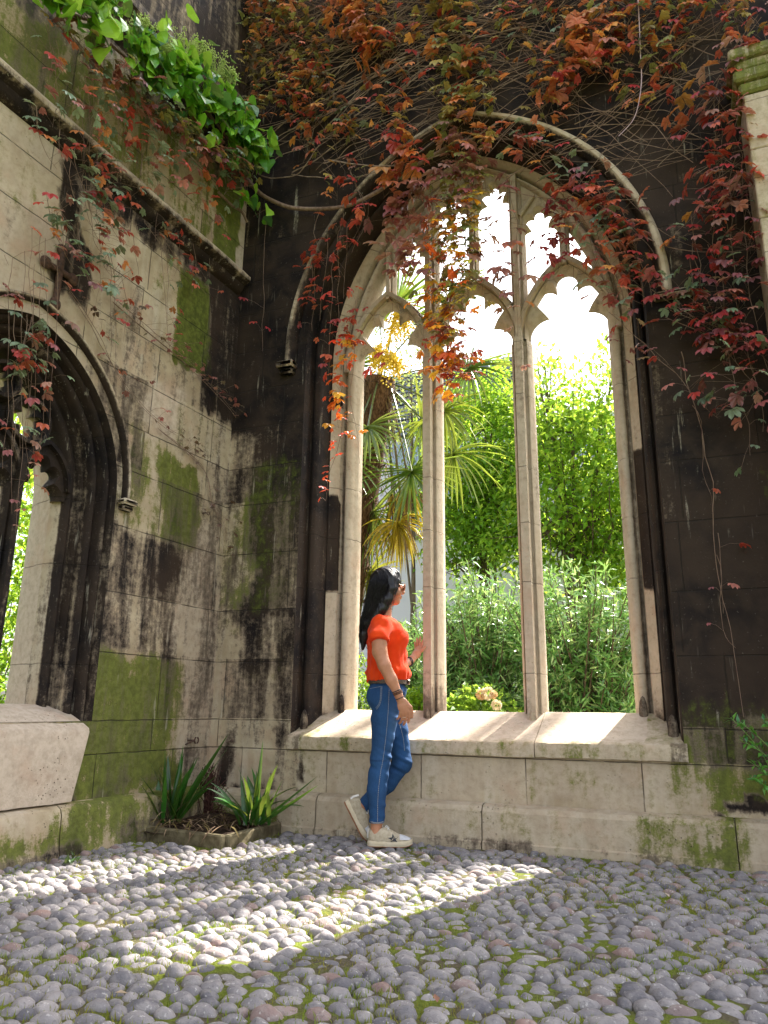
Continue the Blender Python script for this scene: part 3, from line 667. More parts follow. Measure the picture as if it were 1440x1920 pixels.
nt=NT('cobblestone'); co=nt.coord(); n=nt.noise(co,16,5,.65); n2=nt.noise(co,110,3,.6); _,(r,gg,b)=attr_rgb(nt,'tint')
cc_=nt.mix(r,(.112,.106,.118),(.285,.258,.252)); cc_=nt.mix(nt.math('MULTIPLY',gg,.8),cc_,(.27,.17,.14))
cc_=nt.mix(nt.ss(n,.42,.68,0,.6),cc_,(.34,.31,.29)); cc_=nt.mix(nt.ss(n2,.58,.74,0,.55),cc_,(.075,.07,.07)); cc_=nt.mix(nt.ss(nt.noise(co,70,2),.62,.7,0,.5),cc_,(.55,.52,.48))
gs=nt.n('ShaderNodeNewGeometry'); sz=nt.n('ShaderNodeSeparateXYZ'); nt.l(co,sz.inputs[0])
cc_=nt.mix(nt.math('MULTIPLY',nt.ss(nt.math('ADD',sz.outputs[2],nt.math('MULTIPLY',nt.noise(co,60,3),.02)),.012,.002,0,1),.75),cc_,(.10,.115,.02))
M_COB=nt.done(nt.bsdf(cc_,nt.ss(n2,.3,.7,.62,.85),.22,nt.bump(nt.math('ADD',nt.math('MULTIPLY',n,1.0),nt.math('MULTIPLY',n2,.35)),.8,.008)))
g=G(); rng=np.random.default_rng(5)
y=-.145; row=0
nu,nv=16,8
uu=np.linspace(0,2*PI,nu,endpoint=False); vv=np.linspace(0,PI*.60,nv+1)[1:]
S0=np.concatenate([[[0,0,1.]],np.array([(math.sin(b)*math.cos(a),math.sin(b)*math.sin(a),math.cos(b)) for b in vv for a in uu])])
F3=np.array([(0,1+j,1+(j+1)%nu) for j in range(nu)]); F4=np.array([(1+i*nu+j,1+(i+1)*nu+j,1+(i+1)*nu+(j+1)%nu,1+i*nu+(j+1)%nu) for i in range(nv-1) for j in range(nu)])
centers=[]
while y>-4.3:
    pitch=rng.uniform(.054,.063); x=-.35+rng.uniform(0,.1); drift=rng.uniform(-.006,.006)
    while x<5.2:
        L=float(np.clip(rng.normal(.084,.019),.045,.125)); W=pitch*rng.uniform(.92,1.16)
        cx=x+L/2; cyy=y+rng.normal(0,.006)+.018*math.sin(cx*2.1+row*.11)+.012*math.sin(cx*6.3+row*.7)
        xl=-.056*(-cyy)
        inpl=(cx<.70 and cyy>-.80)
        if cx>xl+.10 and not inpl:
            H=rng.uniform(.022,.037); ang=rng.normal(0,.20)
            e=rng.uniform(2.0,2.7)
            S=S0.copy(); rr=(np.abs(S[:,0])**e+np.abs(S[:,1])**e+1e-9)**(1/e); rxy=np.hypot(S[:,0],S[:,1])+1e-9
            k=np.where(rxy>1e-6,rxy/rr,1); S[:,0]*=k*.98; S[:,1]*=k*.98
            nn=vnoise(S*1.5+rng.uniform(0,99,3))-.5; S*= (1+.32*nn)[:,None]; S[:,2]+= .12*(vnoise(S*3.2+rng.uniform(0,99,3))-.5)
            S[:,0]*= 1+rng.uniform(-.12,.12)*S[:,1]; S[:,1]*=1+rng.uniform(-.15,.15)*S[:,0]
            V=S*np.array([L/2*.99,W/2*1.02,H]); V=V@roty(rng.normal(0,.10)).T@rotx(rng.normal(0,.12)).T@rotz(ang).T
            V+=np.array([cx,cyy,-.012+rng.uniform(-.005,.006)])
            t=rng.beta(1.6,1.8); ti=(t, 1.0*(rng.random()<.10)*rng.uniform(.3,1),0)
            g.add(V,F3=F3,F4=F4,c=ti); centers.append((cx,cyy,L,W))
        x+=L*rng.uniform(.90,1.03)
    y-=pitch*.93; row+=1
tag(g.build('pavement',M_COB,None,attr='tint'),kind='structure')
# moss tufts in the gaps
nt=NT('moss'); co=nt.coord(); n2=nt.noise(co,60,3,.7); n3=nt.noise(co,3,3)
mc=nt.mix(n2,(.11,.17,.015),(.28,.36,.05)); mc=nt.mix(nt.ss(n3,.4,.65),mc,(.30,.28,.05))
bs=nt.bsdf(mc,.9,.1); tr=nt.n('ShaderNodeBsdfTranslucent'); nt.l(mc,tr.inputs[0]); mx=nt.n('ShaderNodeMixShader'); mx.inputs[0].default_value=.3; nt.l(bs,mx.inputs[1]); nt.l(tr.outputs[0],mx.inputs[2])
M_MOSS=nt.done(mx.outputs[0])
g=G(); N=80000; px_=rng.uniform(-.2,4.6,N); py_=-.13-3.4*rng.random(N)
dens=vnoise(np.stack([px_*2.2,py_*2.2,0*px_],-1),7)*.6+vnoise(np.stack([px_*7,py_*7,0*px_],-1),8)*.4
keep=rng.random(N)<np.clip((dens-.31)*3.2,0,1); px_=px_[keep]; py_=py_[keep]; N=len(px_)
a=rng.uniform(0,2*PI,N); hh=rng.uniform(.008,.026,N); w=rng.uniform(.0015,.004,N); lean=rng.normal(0,.008,(N,2))
b0=np.stack([px_-w*np.cos(a),py_-w*np.sin(a),np.full(N,-.004)],1); b1=np.stack([px_+w*np.cos(a),py_+w*np.sin(a),np.full(N,-.004)],1); tp=np.stack([px_+lean[:,0],py_+lean[:,1],hh],1)
V=np.stack([b0,b1,tp],1).reshape(-1,3); g.add(V,F3=np.arange(3*N).reshape(-1,3)); tag(g.build('moss',M_MOSS,None),kind='stuff')

# ================================================================== PLANTER IN THE CORNER
M_KERB=plain('planter_stone',(.085,.065,.035),(.20,.17,.10),14,.9,.15,.7,(1,1,1),.01)
nt=NT('soil'); co=nt.coord(); n2=nt.noise(co,50,5,.7); M_SOIL=nt.done(nt.bsdf(nt.mix(n2,(.02,.013,.008),(.09,.06,.04)),.95,.1,nt.bump(n2,1.0,.03)))
pl=empty('planter',(.33,-.4,0),label='low stone edged planting bed wedged in the corner between the two walls',cat='planter')
g=G()
def kerb(g,p,q,t,z0,z1,c=None):
    p=np.array(p,float);q=np.array(q,float); d=q-p; L=np.linalg.norm(d); a=math.atan2(d[1],d[0]); gg_=G(); box(gg_,0,L,-t/2,t/2,z0,z1,bev=.008)
    V=np.concatenate(gg_.V); V=V@rotz(a).T+np.array([p[0],p[1],0]); V[:,2]+=.004*(vnoise(V*9)-.5)
    g.n0=g.n
    for f in gg_.F3: pass
    g.add(V,F3=np.concatenate(gg_.F3) if gg_.F3 else None,F4=np.concatenate(gg_.F4) if gg_.F4 else None)
KP=[(.05,-.67),(.655,-.745),(.655,-.12)]
kerb(g,KP[0],(KP[1][0]-.001,KP[1][1]),.045,-.02,.078); g.build('front_kerb',M_KERB,pl,smooth=False,loc=(.33,-.4,0))
g=G(); kerb(g,(KP[1][0],KP[1][1]+.026),KP[2],.045,-.02,.074); g.build('side_kerb',M_KERB,pl,smooth=False,loc=(.33,-.4,0))
g=G(); X=np.linspace(.0,.64,26); Y=np.linspace(-.72,-.06,26); XX,YY=np.meshgrid(X,Y,indexing='ij')
ZZ=.035+.04*vnoise(np.stack([XX*8,YY*8,0*XX],-1),4)+.05*np.clip(1-np.hypot(XX-.2,YY+.2)/.35,0,1)
g.add(np.stack([XX,YY,ZZ],-1).reshape(-1,3),F4=grid_faces(26,26,flip=True)); g.build('soil',M_SOIL,pl,loc=(.33,-.4,0))
# dead leaves and straw in the bed
M_DEAD=leafmat('dead_leaf',trans=.15,rough=.8,spec=.2)
def blade(g,base,dirv,L,w,droop,c,n=9,fold=.25,twist=0.0):
    d=np.array(dirv,float); d/=np.linalg.norm(d); p=np.array(base,float); P=[p.copy()]
    for i in range(n):
        d=d+np.array([0,0,-droop/n]); d/=np.linalg.norm(d); p=p+d*L/n; P.append(p.copy())
    P=np.array(P); t=np.linspace(0,1,n+1); ww=w*np.clip(np.minimum(1,.55+t*1.4)*(1-t**3.2),.02,1)
    T=np.gradient(P,axis=0); S=np.cross(T,[0,0,1.]); S/=np.linalg.norm(S,axis=1,keepdims=True)+1e-9
    if twist: 
        Nn=np.cross(S,T); Nn/=np.linalg.norm(Nn,axis=1,keepdims=True)+1e-9; S=S*math.cos(twist)+Nn*math.sin(twist)
    Nn=np.cross(S,T); Nn/=np.linalg.norm(Nn,axis=1,keepdims=True)+1e-9
    V=np.stack([P-S*ww[:,None],P-Nn*(ww*fold)[:,None],P+S*ww[:,None]],1).reshape(-1,3)
    g.add(V,F4=grid_faces(n+1,3),c=c)
g=G()
for i in range(240):
    bx,by=rng.uniform(.06,.62),rng.uniform(-.70,-.12); a=rng.uniform(0,2*PI); cv=np.array(random.choice([(.23,.15,.09),(.13,.08,.05),(.30,.21,.13),(.09,.05,.04),(.2,.15,.05)]))
    blade(g,(bx,by,.07+rng.uniform(0,.05)),(math.cos(a),math.sin(a),rng.uniform(-.1,.7)),rng.uniform(.06,.22),rng.uniform(.002,.007),rng.uniform(.8,2.2),cv*rng.uniform(.7,1.3),n=6)
tag(g.build('leaf_litter',M_DEAD,None,attr='tint'),kind='stuff',cat='leaf litter',label='brown dead leaves and straw piled in the corner planting bed')
def iris(name,base,specs,lab,seed):
    rg=np.random.default_rng(seed); r=empty(name,base,label=lab,cat='plant',group='strap leaved plants in the corner bed'); g=G()
    for (az,el,L,w,dr) in specs:
        az=math.radians(az); el=math.radians(el); o_=rg.normal(0,.040,2)
        blade(g,(base[0]+o_[0],base[1]+o_[1],base[2]),(math.cos(az)*math.cos(el),math.sin(az)*math.cos(el),math.sin(el)),L,w,dr,np.array([.018,.13,.014])*rg.uniform(.6,1.5)+np.array([.01,0,0]),n=12,twist=rg.uniform(-.9,.9))
    g.build('leaves',M_GLOSS,r,attr='tint',loc=base)
    g=G()
    for k in range(7): 
        a=rg.uniform(0,2*PI); blade(g,(base[0]+rg.normal(0,.03),base[1]+rg.normal(0,.03),base[2]),(math.cos(a)*.5,math.sin(a)*.5,1),rg.uniform(.15,.38),.004,rg.uniform(.8,2.5),np.array([.34,.27,.14])*rg.uniform(.6,1.1),n=8)
    g.build('dry_leaves',M_DEAD,r,attr='tint',loc=base)
    return r
rg=np.random.default_rng(3)
sp1=[(15,62,.62,.017,.15),(10,57,.55,.016,.1),(100,84,.46,.014,.1),(170,82,.44,.013,.1),(80,80,.42,.014,.1),(30,72,.42,.013,.3),(350,60,.38,.010,.9)]+[(rg.uniform(0,360),rg.uniform(55,85),rg.uniform(.26,.44),.017,rg.uniform(.1,.8)) for _ in range(26)]
iris('iris_plant',tuple(at(318,1560,-.50)*[1,1,0]+[0,0,.085]),sp1,'tall strap leaved plant at the left of the corner bed, one blade leaning right',1)
sp2=[(170,40,.40,.018,.2),(160,50,.36,.016,.5),(80,86,.50,.015,.1),(60,84,.42,.014,.1),(0,35,.52,.022,-.05),(5,33,.45,.018,.0),(20,60,.36,.014,1.6),(200,70,.33,.014,1.2),(340,62,.32,.010,.2)]+[(rg.uniform(0,360),rg.uniform(45,85),rg.uniform(.24,.44),.017,rg.uniform(.2,1.3)) for _ in range(34)]
iris('iris_plant',tuple(at(478,1548,-.36)*[1,1,0]+[0,0,.085]),sp2,'bushier strap leaved plant at the right of the corner bed near the woman',2)
# ragged climber stump in the very corner, above the bed
g=G()
for k in range(110):
    h_=rng.uniform(.05,.40); w_=.14*(1-h_/.6); e=np.array([.075+abs(rng.normal(.02,w_)),-.075-abs(rng.normal(.0,.05))-.03*rng.random(),h_])
    if rng.random()<.5: e[0],e[1]=.07+abs(rng.normal(0,.02)),-.075-abs(rng.normal(.02,w_))
    P=smooth_path([(.08,-.10,.03),np.array([.08,-.10,.03])*.5+e*.5+rng.normal(0,.02,3)*[1,1,1],e,e+rng.normal(0,.025,3)],3)
    tube(g,P,np.linspace(rng.uniform(.003,.008),.0015,len(P)),4)
tag(g.build('dead_climber',plain('dark_red_root',(.045,.02,.017),(.13,.06,.045),50,.9,.1,.6),None),'dark red brown dead climber clinging to the bottom of the wall corner','climber')

# ================================================================== GARDEN BEYOND THE WALL
def leaves2(g,P,D,Nn,L,W,C,fold=.25,curl=.15):
    """one folded leaf per row"""
    P=np.asarray(P);N=len(P); D=D/(np.linalg.norm(D,axis=1,keepdims=True)+1e-9)
    S=np.cross(D,Nn); S/=np.linalg.norm(S,axis=1,keepdims=True)+1e-9; U=np.cross(S,D)
    L=np.broadcast_to(L,(N,))[:,None]; W=np.broadcast_to(W,(N,))[:,None]
    m=P+D*L*.45+U*L*.03; tip=P+D*L-U*L*curl
    l=P+D*L*.45+S*W*.5+U*W*fold; r=P+D*L*.45-S*W*.5+U*W*fold
    V=np.stack([P,l,m,r,tip],1).reshape(-1,3); i=np.arange(N)[:,None]*5
    F=np.concatenate([i+np.array([0,2,1]),i+np.array([0,3,2]),i+np.array([1,2,4]),i+np.array([2,3,4])])
    g.add(V,F3=F,c=np.repeat(np.asarray(C),5,0))
def rdir(n,rg): v=rg.normal(size=(n,3)); return v/np.linalg.norm(v,axis=1,keepdims=True)
def tree(name,base,top,clusters,n,Ls,pal,lab,cat,seed,group=None,tr=.09,lean=(0,0),mat=None,bark=None,sprig=7,shape=.42,up=.0,rsp=.11):
    rg=np.random.default_rng(seed); r=empty(name,base,label=lab,cat=cat,group=group); base=np.array(base,float)
    g=G(); tip=np.array([base[0]+lean[0],base[1]+lean[1],top]); mid=(base+tip)/2+np.array([rg.normal(0,.08),rg.normal(0,.08),0])
    tp=smooth_path([base,base*.7+tip*.3+[.04,0,0],mid,tip],6); tube(g,tp,np.linspace(tr,tr*.25,len(tp)),9)
    g.build('trunk',bark or M_BARK,r,loc=base)
    g=G(); lv=G(); wts=np.array([c[3]*c[4]*c[5] for c in clusters]); wts=wts/wts.sum()
    for ci,cl in enumerate(clusters):
        c=np.array(cl[:3]); rad=np.array(cl[3:6])
        a=tp[int(len(tp)*rg.uniform(.35,.8))]; q=smooth_path([a,a*.5+c*.5+[0,0,-.15*rad[2]+.05],c],5); tube(g,q,np.linspace(tr*.38,tr*.10,len(q)),6)
        for k in range(9):
            e=c+rdir(1,rg)[0]*rad*rg.uniform(.6,.95); s_=q[int(len(q)*rg.uniform(.4,.95))]; q2=smooth_path([s_,(s_+e)/2+rg.normal(0,.06,3),e],4); tube(g,q2,np.linspace(tr*.13,tr*.03,len(q2)),4)
        m=int(n*wts[ci]/sprig); d=rdir(m,rg); rr=rg.random(m)**.38
        ctr=c+d*rad*rr[:,None]
        keep=vnoise(ctr*1.9/max(rsp*6,.5),seed)*.65+vnoise(ctr*5,seed+1)*.35>shape*.95; ctr=ctr[keep]; d=d[keep]; m=len(ctr)
        P=np.repeat(ctr,sprig,0)+rg.normal(0,rsp,(m*sprig,3))*[1,1,.7]; D=np.repeat(d,sprig,0)*.6+rdir(m*sprig,rg)*.9+[0,0,-.25+up]
        Nn=rdir(m*sprig,rg)*.7+[0,0,1.0]
        col=np.array(pal)[rg.integers(0,len(pal),m)]; col=np.repeat(col,sprig,0)*rg.uniform(.7,1.3,(m*sprig,1))
        L=rg.uniform(.7,1.2,m*sprig)*Ls[0]; leaves2(lv,P,D,Nn,L,L*Ls[1],col)
    g.build('branches',bark or M_BARK,r,loc=base)
    lv.build('crown',mat or M_TREE,r,smooth=False,attr='tint',loc=base); return r
GPAL=[(.20,.44,.025),(.15,.36,.02),(.30,.54,.035),(.12,.29,.02),(.38,.58,.05)]
def cl(px,py,Y,rx,ry,rz): p=at(px,py,Y); return (p[0],p[1],p[2],rx,ry,rz)
def cls(L,Y,k): 
    return [cl(px,py,Y+dy*k,rx*k,ry*k,rz*k) for px,py,dy,rx,ry,rz in L]
T1=cls([(1080,900,0,1.0,.9,1.0),(1130,775,.2,.70,.8,.62),(1035,745,.2,.52,.6,.55),(1020,990,-.3,.9,.7,.6),(1150,990,-.3,.8,.8,.7),(1155,655,.4,.28,.4,.42),(1020,675,.3,.20,.3,.36),(1075,815,-.2,.7,.6,.5),(1230,850,0,1.0,1,1.2),(1085,905,.4,1.1,.8,1.0),(1060,1040,.2,1.1,.7,.5),(1170,1060,.2,.7,.6,.5)],9.2,1.45)
b1=at(1050,1330,9.2)
tree('broadleaf_tree',(b1[0]+.3,9.2,0),at(1080,800,9.2)[2],T1,19000,(.155,.52),GPAL,'bright green broadleaf tree filling the right hand light of the window','tree',21,group='green garden trees behind the window',tr=.14,lean=(-.2,0),shape=.45,rsp=.17)
T2=cls([(890,820,0,.9,.8,.9),(925,745,.2,.7,.7,.55),(860,930,-.3,.8,.8,.6),(935,930,-.4,.8,.7,.8),(950,850,0,.7,.7,.8),(975,800,.3,.6,.6,.6),(910,1010,-.3,.8,.6,.5),(850,1040,-.2,.5,.5,.4)],10.4,1.45)
b2=at(905,1330,10.4); tree('broadleaf_tree',(b2[0]+.2,10.4,0),at(910,820,10.4)[2],T2,15000,(.155,.52),GPAL[:4],'green broadleaf tree filling the middle light of the window','tree',22,group='green garden trees behind the window',tr=.13,shape=.42,rsp=.17)
T3=[cl(770,650,12,.9,.9,1.0),cl(735,760,9.5,.8,.8,1.0),cl(810,760,9.3,.7,.7,.8),cl(780,880,9.2,.9,.9,.8)]
b3=at(770,1330,9.5); tree('broadleaf_tree',(b3[0],9.5,0),at(770,720,9.5)[2],T3,4200,(.10,.45),[(.10,.19,.06),(.13,.22,.09),(.08,.16,.05)],'thin blue green tree seen past the palm fronds in the left light','tree',23,group='green garden trees behind the window',tr=.08,shape=.50)
# unseen tall tree added towards the sun; its crown cuts the sun patch short
c0=np.array([1.95,.38,6.15])+13.0*SUN_DIR
TS=[(c0[0],c0[1],c0[2],1.75,1.75,1.75),(c0[0]-.5,c0[1]+.4,c0[2]+1.3,1.5,1.5,1.3),(c0[0]+1.6,c0[1]+.6,c0[2]+.7,1.4,1.4,1.3),(c0[0]-1.8,c0[1]+.6,c0[2]+.5,1.5,1.5,1.3)]
tree('broadleaf_tree',(c0[0]+1.2,c0[1],0),c0[2],TS,24000,(.21,.6),GPAL[:4],'unseen tall tree whose high crown shades the upper part of the window','tree',24,tr=.20,lean=(-1.2,0),shape=.20)

# oleanders right behind the window
def oleander(base,rx,ry,H,ns,lab,seed):
    rg=np.random.default_rng(seed); base=np.array(base,float); r=empty('oleander_shrub',base,label=lab,cat='shrub',group='grey green oleanders behind the window'); g=G(); lv=G()
    for s in range(ns):
        a=rg.uniform(0,2*PI); rr=math.sqrt(rg.random()); e=np.array([base[0]+rx*rr*math.cos(a),base[1]+ry*rr*math.sin(a),H*rg.uniform(.30,.97)*(1-.20*rr)])
        b=base+np.array([rg.normal(0,.12)*rx,rg.normal(0,.12)*ry,0]); q=smooth_path([b,b*.55+e*.45+[0,0,.15*H*rg.random()],e],7); tube(g,q,np.linspace(.014,.003,len(q)),4)
        P=[];D=[]
        for k in range(64):
            t=rg.uniform(.35,1.0)**.8; i=min(len(q)-2,int(t*(len(q)-1))); p=q[i]+(q[i+1]-q[i])*rg.random(); ax=q[i+1]-q[i]; ax=ax/np.linalg.norm(ax)
            P.append(p); D.append(ax*.35+rdir(1,rg)[0]*1.0+[0,0,-.05])
        P=np.array(P)+rg.normal(0,.02,(len(P),3)); D=np.array(D); col=np.array([(.07,.22,.05),(.12,.32,.08),(.18,.42,.11),(.34,.52,.20)])[rg.integers(0,4,len(P))]*rg.uniform(.8,1.25,(len(P),1))
        L=rg.uniform(.08,.145,len(P)); leaves2(lv,P,D,rdir(len(P),rg)+[0,0,.8],L,.021,col,fold=.2,curl=.10)
    g.build('stems',M_BARK,r,loc=base); lv.build('foliage',M_GLOSS,r,smooth=False,attr='tint',loc=base)
p=at(905,1330,3.0); oleander((p[0],3.0,0),.74,.50,2.55,230,'dense grey green oleander in the lower half of the middle light',31)
p=at(1095,1330,2.8); oleander((p[0],2.8,0),.78,.55,2.50,250,'dense grey green oleander in the lower half of the right hand light',32)
p=at(790,1330,3.6); oleander((p[0]-.02,3.6,0),.42,.35,2.3,90,'slim oleander beside the face of the woman, left of the middle stone bar',33)
# low bushes
def bush(name,base,r3,n,Ls,pal,lab,seed,flowers=0,mat=None):
    rg=np.random.default_rng(seed); base=np.array(base,float); r=empty(name,base,label=lab,cat='bush'); c=base+[0,0,r3[2]]
    d=rdir(n,rg); P=c+d*np.array(r3)*(rg.random(n)**.33)[:,None]; P=P[(vnoise(P*6,seed)>.34)&(P[:,2]>.02)]; m=len(P)
    lv=G(); col=np.array(pal)[rg.integers(0,len(pal),m)]*rg.uniform(.75,1.25,(m,1)); L=Ls[0]*rg.uniform(.7,1.2,m)
    leaves2(lv,P,rdir(m,rg)+[0,0,.1],rdir(m,rg)*.6+[0,0,1],L,L*Ls[1],col); lv.build('foliage',mat or M_TREE,r,smooth=False,attr='tint',loc=base)
    g=G()
    for k in range(14):
        e=c+rdir(1,rg)[0]*np.array(r3)*.8; e[2]=max(e[2],.2); tube(g,smooth_path([base+[0,0,-.05],(base+e)/2+[0,0,.1],e],4),.006,4)
    g.build('stems',M_BARK,r,loc=base)
    return r
wb=at(880,1300,1.7); rb=bush('flowering_bush',(wb[0]+.05,1.9,0),(.42,.4,.50),4200,(.07,.75),[(.17,.36,.03),(.12,.28,.03),(.22,.42,.05)],'light green bush with cream blooms behind the middle of the sill',41)
M_PETAL=leafmat('cream_petal',trans=.3,rough=.6,spec=.2,var=.05)
for k,(fx,fy,fr) in enumerate(((915,1300,.055),(902,1302,.045),(931,1322,.045),(925,1303,.035))):
    g=G(); c=at(fx,fy,1.62); rg=np.random.default_rng(k)
    d=rdir(130,rg); d=d[d[:,1]<.4]; leaves2(g,c+d*fr*.55,d+rdir(len(d),rg)*.6,rdir(len(d),rg),fr*.6,fr*.55,np.tile([(.80,.70,.52),(.78,.55,.33)][k%2],(len(d),1))*rg.uniform(.85,1.1,(len(d),1)))
    g.build('flower',M_PETAL,rb,smooth=False,attr='tint').location=(-(wb[0]+.05),-1.9,0)
bl=at(672,1262,2.2); bush('green_bush',(bl[0]-.05,2.2,0),(.42,.45,.66),6500,(.05,.6),[(.13,.32,.02),(.18,.38,.03),(.08,.2,.02)],'leafy bright green bush behind the waist of the woman in the left light',42)
bl=at(768,1305,2.4); bush('green_bush',(bl[0]+.02,2.6,0),(.30,.3,.50),3000,(.07,.6),[(.20,.42,.02),(.26,.46,.03)],'small yellow green bush between the woman and the left stone bar',43)
bl=at(1180,1290,3.4); bush('green_bush',(bl[0]+.25,4.2,0),(.6,.5,.6),4000,(.07,.6),[(.10,.25,.03),(.15,.3,.05)],'low green bush behind the foot of the right window jamb',44)
# greenery outside the left wall window
for k,(lx,ly,rr,hh,lab) in enumerate(((-.2,2.3,1.0,1.7,'green laurel bush seen low through the arched window at the left edge'),(.6,4.2,1.5,3.2,'tall green hedge bush further off behind the arched window at the left edge'))):
    q=fromL((lx,ly,0)); bush('laurel_bush',(q[0],q[1],0),(rr,rr,hh),9000,(.09,.5),GPAL,lab,50+k)

# palm
pc=at(712,712,2.9); pb=np.array([pc[0]-.62,3.05,0.0])
palm=empty('fan_palm',pb,label='fan palm with shaggy brown trunk, yellow flower sprays and drooping fronds in the left light',cat='palm')
rg=np.random.default_rng(77)
M_FIBRE=plain('palm_fibre',(.035,.02,.012),(.15,.09,.05),60,.95,.1,.8,(1,1,.3),.01)
tp=smooth_path([pb,pb*.66+pc*.34-[.03,0,0],pb*.33+pc*.67-[.02,0,0],pc],8); g=G(); tube(g,tp,np.linspace(.15,.19,len(tp)),12)
for k in range(900):
    t=rg.uniform(.25,1.0); i=min(len(tp)-2,int(t*(len(tp)-1))); a=rg.uniform(0,2*PI); o_=np.array([math.cos(a),math.sin(a),0])
    p=tp[i]+o_*.165; q=[p,p+o_*rg.uniform(.03,.10)+[0,0,rg.uniform(-.02,.08)],p+o_*rg.uniform(.04,.14)+[0,0,rg.uniform(-.16,.02)]]; tube(g,q,rg.uniform(.002,.006),3)
g.build('trunk',M_FIBRE,palm,loc=pb)
def fan(g,gs,base,ctr,R,face,c,nseg=30,spread=150,droop=.5,stem=(.10,.16,.03)):
    base=np.array(base);ctr=np.array(ctr); ax=ctr-base; ax/=np.linalg.norm(ax)
    tube(gs,smooth_path([base,(base+ctr)/2+[0,0,.06],ctr],4),.010,5,c=stem)
    f=np.array(face,float); S=np.cross(ax,f); S/=np.linalg.norm(S); U=np.cross(S,ax)
    for k in range(nseg):
        t=math.radians(-spread+2*spread*k/(nseg-1)); d=ax*math.cos(t)+S*math.sin(t)+U*.10
        l=R*rg.uniform(.88,1.05)*(1-.18*abs(t)/2.6)
        cc_=np.array(c)*rg.uniform(.75,1.25)
        blade(g,ctr,d,l,.021,droop*rg.uniform(.5,1.6),cc_,n=6,fold=.6,twist=rg.normal(0,.35))
def frond(ctr,R,face,c,nm='frond',**k):
    g=G(); fan(g,g,pc+rg.normal(0,.05,3),ctr,R,face,c,**k); 
    col=g; return g.build(nm,M_GLOSS,palm,smooth=False,attr='tint',loc=pb)
gr=(.07,.17,.02); yg=(.17,.27,.03); yl=(.42,.33,.03); br=(.22,.14,.06)
for (px_,py_,Y,R,face,c,dr) in ((652,862,1.35,.62,(-.1,-1,.3),gr,.5),(772,884,1.45,.60,(.1,-1,.35),gr,.5),(700,960,1.9,.60,(0,-1,.1),(.10,.19,.02),.7),(692,1075,2.0,.52,(-.2,-1,.2),(.16,.19,.02),.6),
    (850,850,1.9,.62,(.4,-1,.2),yg,1.1),(832,770,1.6,.55,(.2,-1,.3),(.17,.26,.02),1.2),(880,690,1.9,.60,(.2,-.8,.5),gr,.8),(745,570,1.9,.62,(0,-.6,1),(.10,.24,.02),.4),(640,560,2.0,.6,(0,-.5,1),gr,.5),
    (745,980,1.7,.50,(0,-1,0),yl,1.6),(690,800,1.3,.55,(0,-1,.3),(.14,.24,.05),.9),(600,760,1.5,.6,(-.3,-1,.3),gr,.8),(790,790,2.2,.6,(.2,-1,.1),yg,1.4),(600,960,1.7,.6,(-.3,-1,0),gr,.9),(840,560,2.2,.6,(.2,-.6,1),gr,.6),(710,480,2.0,.6,(0,-.3,1),gr,.5),(660,690,2.8,.6,(0,-1,.6),gr,.6)):
    frond(at(px_,py_,Y+1.0),R*1.2,face,c,spread=140,droop=dr)
for (px_,py_,Y) in ((752,1010,1.75),(735,985,1.9),(765,960,1.8)):
    g=G(); c=at(px_,py_-60,Y+1.0); tube(g,smooth_path([pc,(pc+c)/2+[.05,-.05,.1],c],4),.010,5,c=(.2,.15,.07))
    for k in range(26): blade(g,c,(rg.normal(0,.35),rg.normal(0,.3),-1),rg.uniform(.45,.85),.013,.4,np.array(random.choice([br,br,yl]))*rg.uniform(.7,1.3),n=5,fold=.6,twist=rg.normal(0,.8))
    g.build('dead_frond',M_DEAD,palm,smooth=False,attr='tint',loc=pb)
M_YEL=plain('yellow_flower',(.62,.42,.03),(.85,.66,.08),40,.7,.2)
for (px_,py_,Y) in ((705,655,1.5),(735,668,1.45),(745,590,1.6)):
    g=G(); e=at(px_,py_,Y+1.0); ax=smooth_path([pc,(pc+e)/2+[0,0,.08],e,e+[.10,-.02,-.16]],5); tube(g,ax,.010,5)
    for k in range(75):
        s_=ax[int(len(ax)*rg.uniform(.45,.99))]; d=rdir(1,rg)[0]+[0,-.1,-.5]; L=rg.uniform(.07,.21); 
        for q in range(9): ellipsoid(g,s_+d*L*(q+1)/9+rg.normal(0,.008,3),.0115,4,2)
    g.build('flower_spray',M_YEL,palm,loc=pb)

# buildings and a walled terrace far behind
nt=NT('pale_cladding'); co=nt.coord(); n=nt.noise(co,1.2,4); M_CLAD=nt.done(nt.bsdf(nt.mix(n,(.52,.50,.58),(.66,.64,.72)),.6,.3,nt.bump(nt.noise(co,20,3),.2,.01)))
nt=NT('window_glass'); n=nt.noise(nt.coord(),.7,3); M_GLASS=nt.done(nt.bsdf(nt.mix(n,(.08,.13,.22),(.30,.38,.52)),.12,.8))
M_FRAME=plain('grey_metal',(.32,.33,.38),(.45,.46,.52),8,.5,.5); M_LOUV=plain('blue_grey_louvre',(.10,.12,.18),(.17,.2,.27),8,.5,.5)
bd=empty('office_building',(-2,15,0),label='pale lavender office building with blue glass and rooftop louvres behind the palm',cat='building')
g=G(); box(g,-14,9,15,24,-.1,8.6); box(g,-14,-.6,15.3,24,8.6,10.0,None); g.build('wall',M_CLAD,bd,smooth=False,loc=(-2,15,0))
for zi in range(5):
    for xi in range(13):
        x=-13.2+xi*1.7; z=.9+zi*1.62
        g=G(); box(g,x,x+1.15,14.985,15.06,z,z+1.15); f_=g.build('window',M_FRAME,bd,smooth=False,loc=(-2,15,0))
        g=G(); box(g,x+.07,x+.54,14.97,14.984,z+.07,z+1.08); box(g,x+.61,x+1.08,14.97,14.984,z+.07,z+1.08); q=g.build('pane',M_GLASS,f_,smooth=False)
        q.location=(2,-15,0)
g=G()
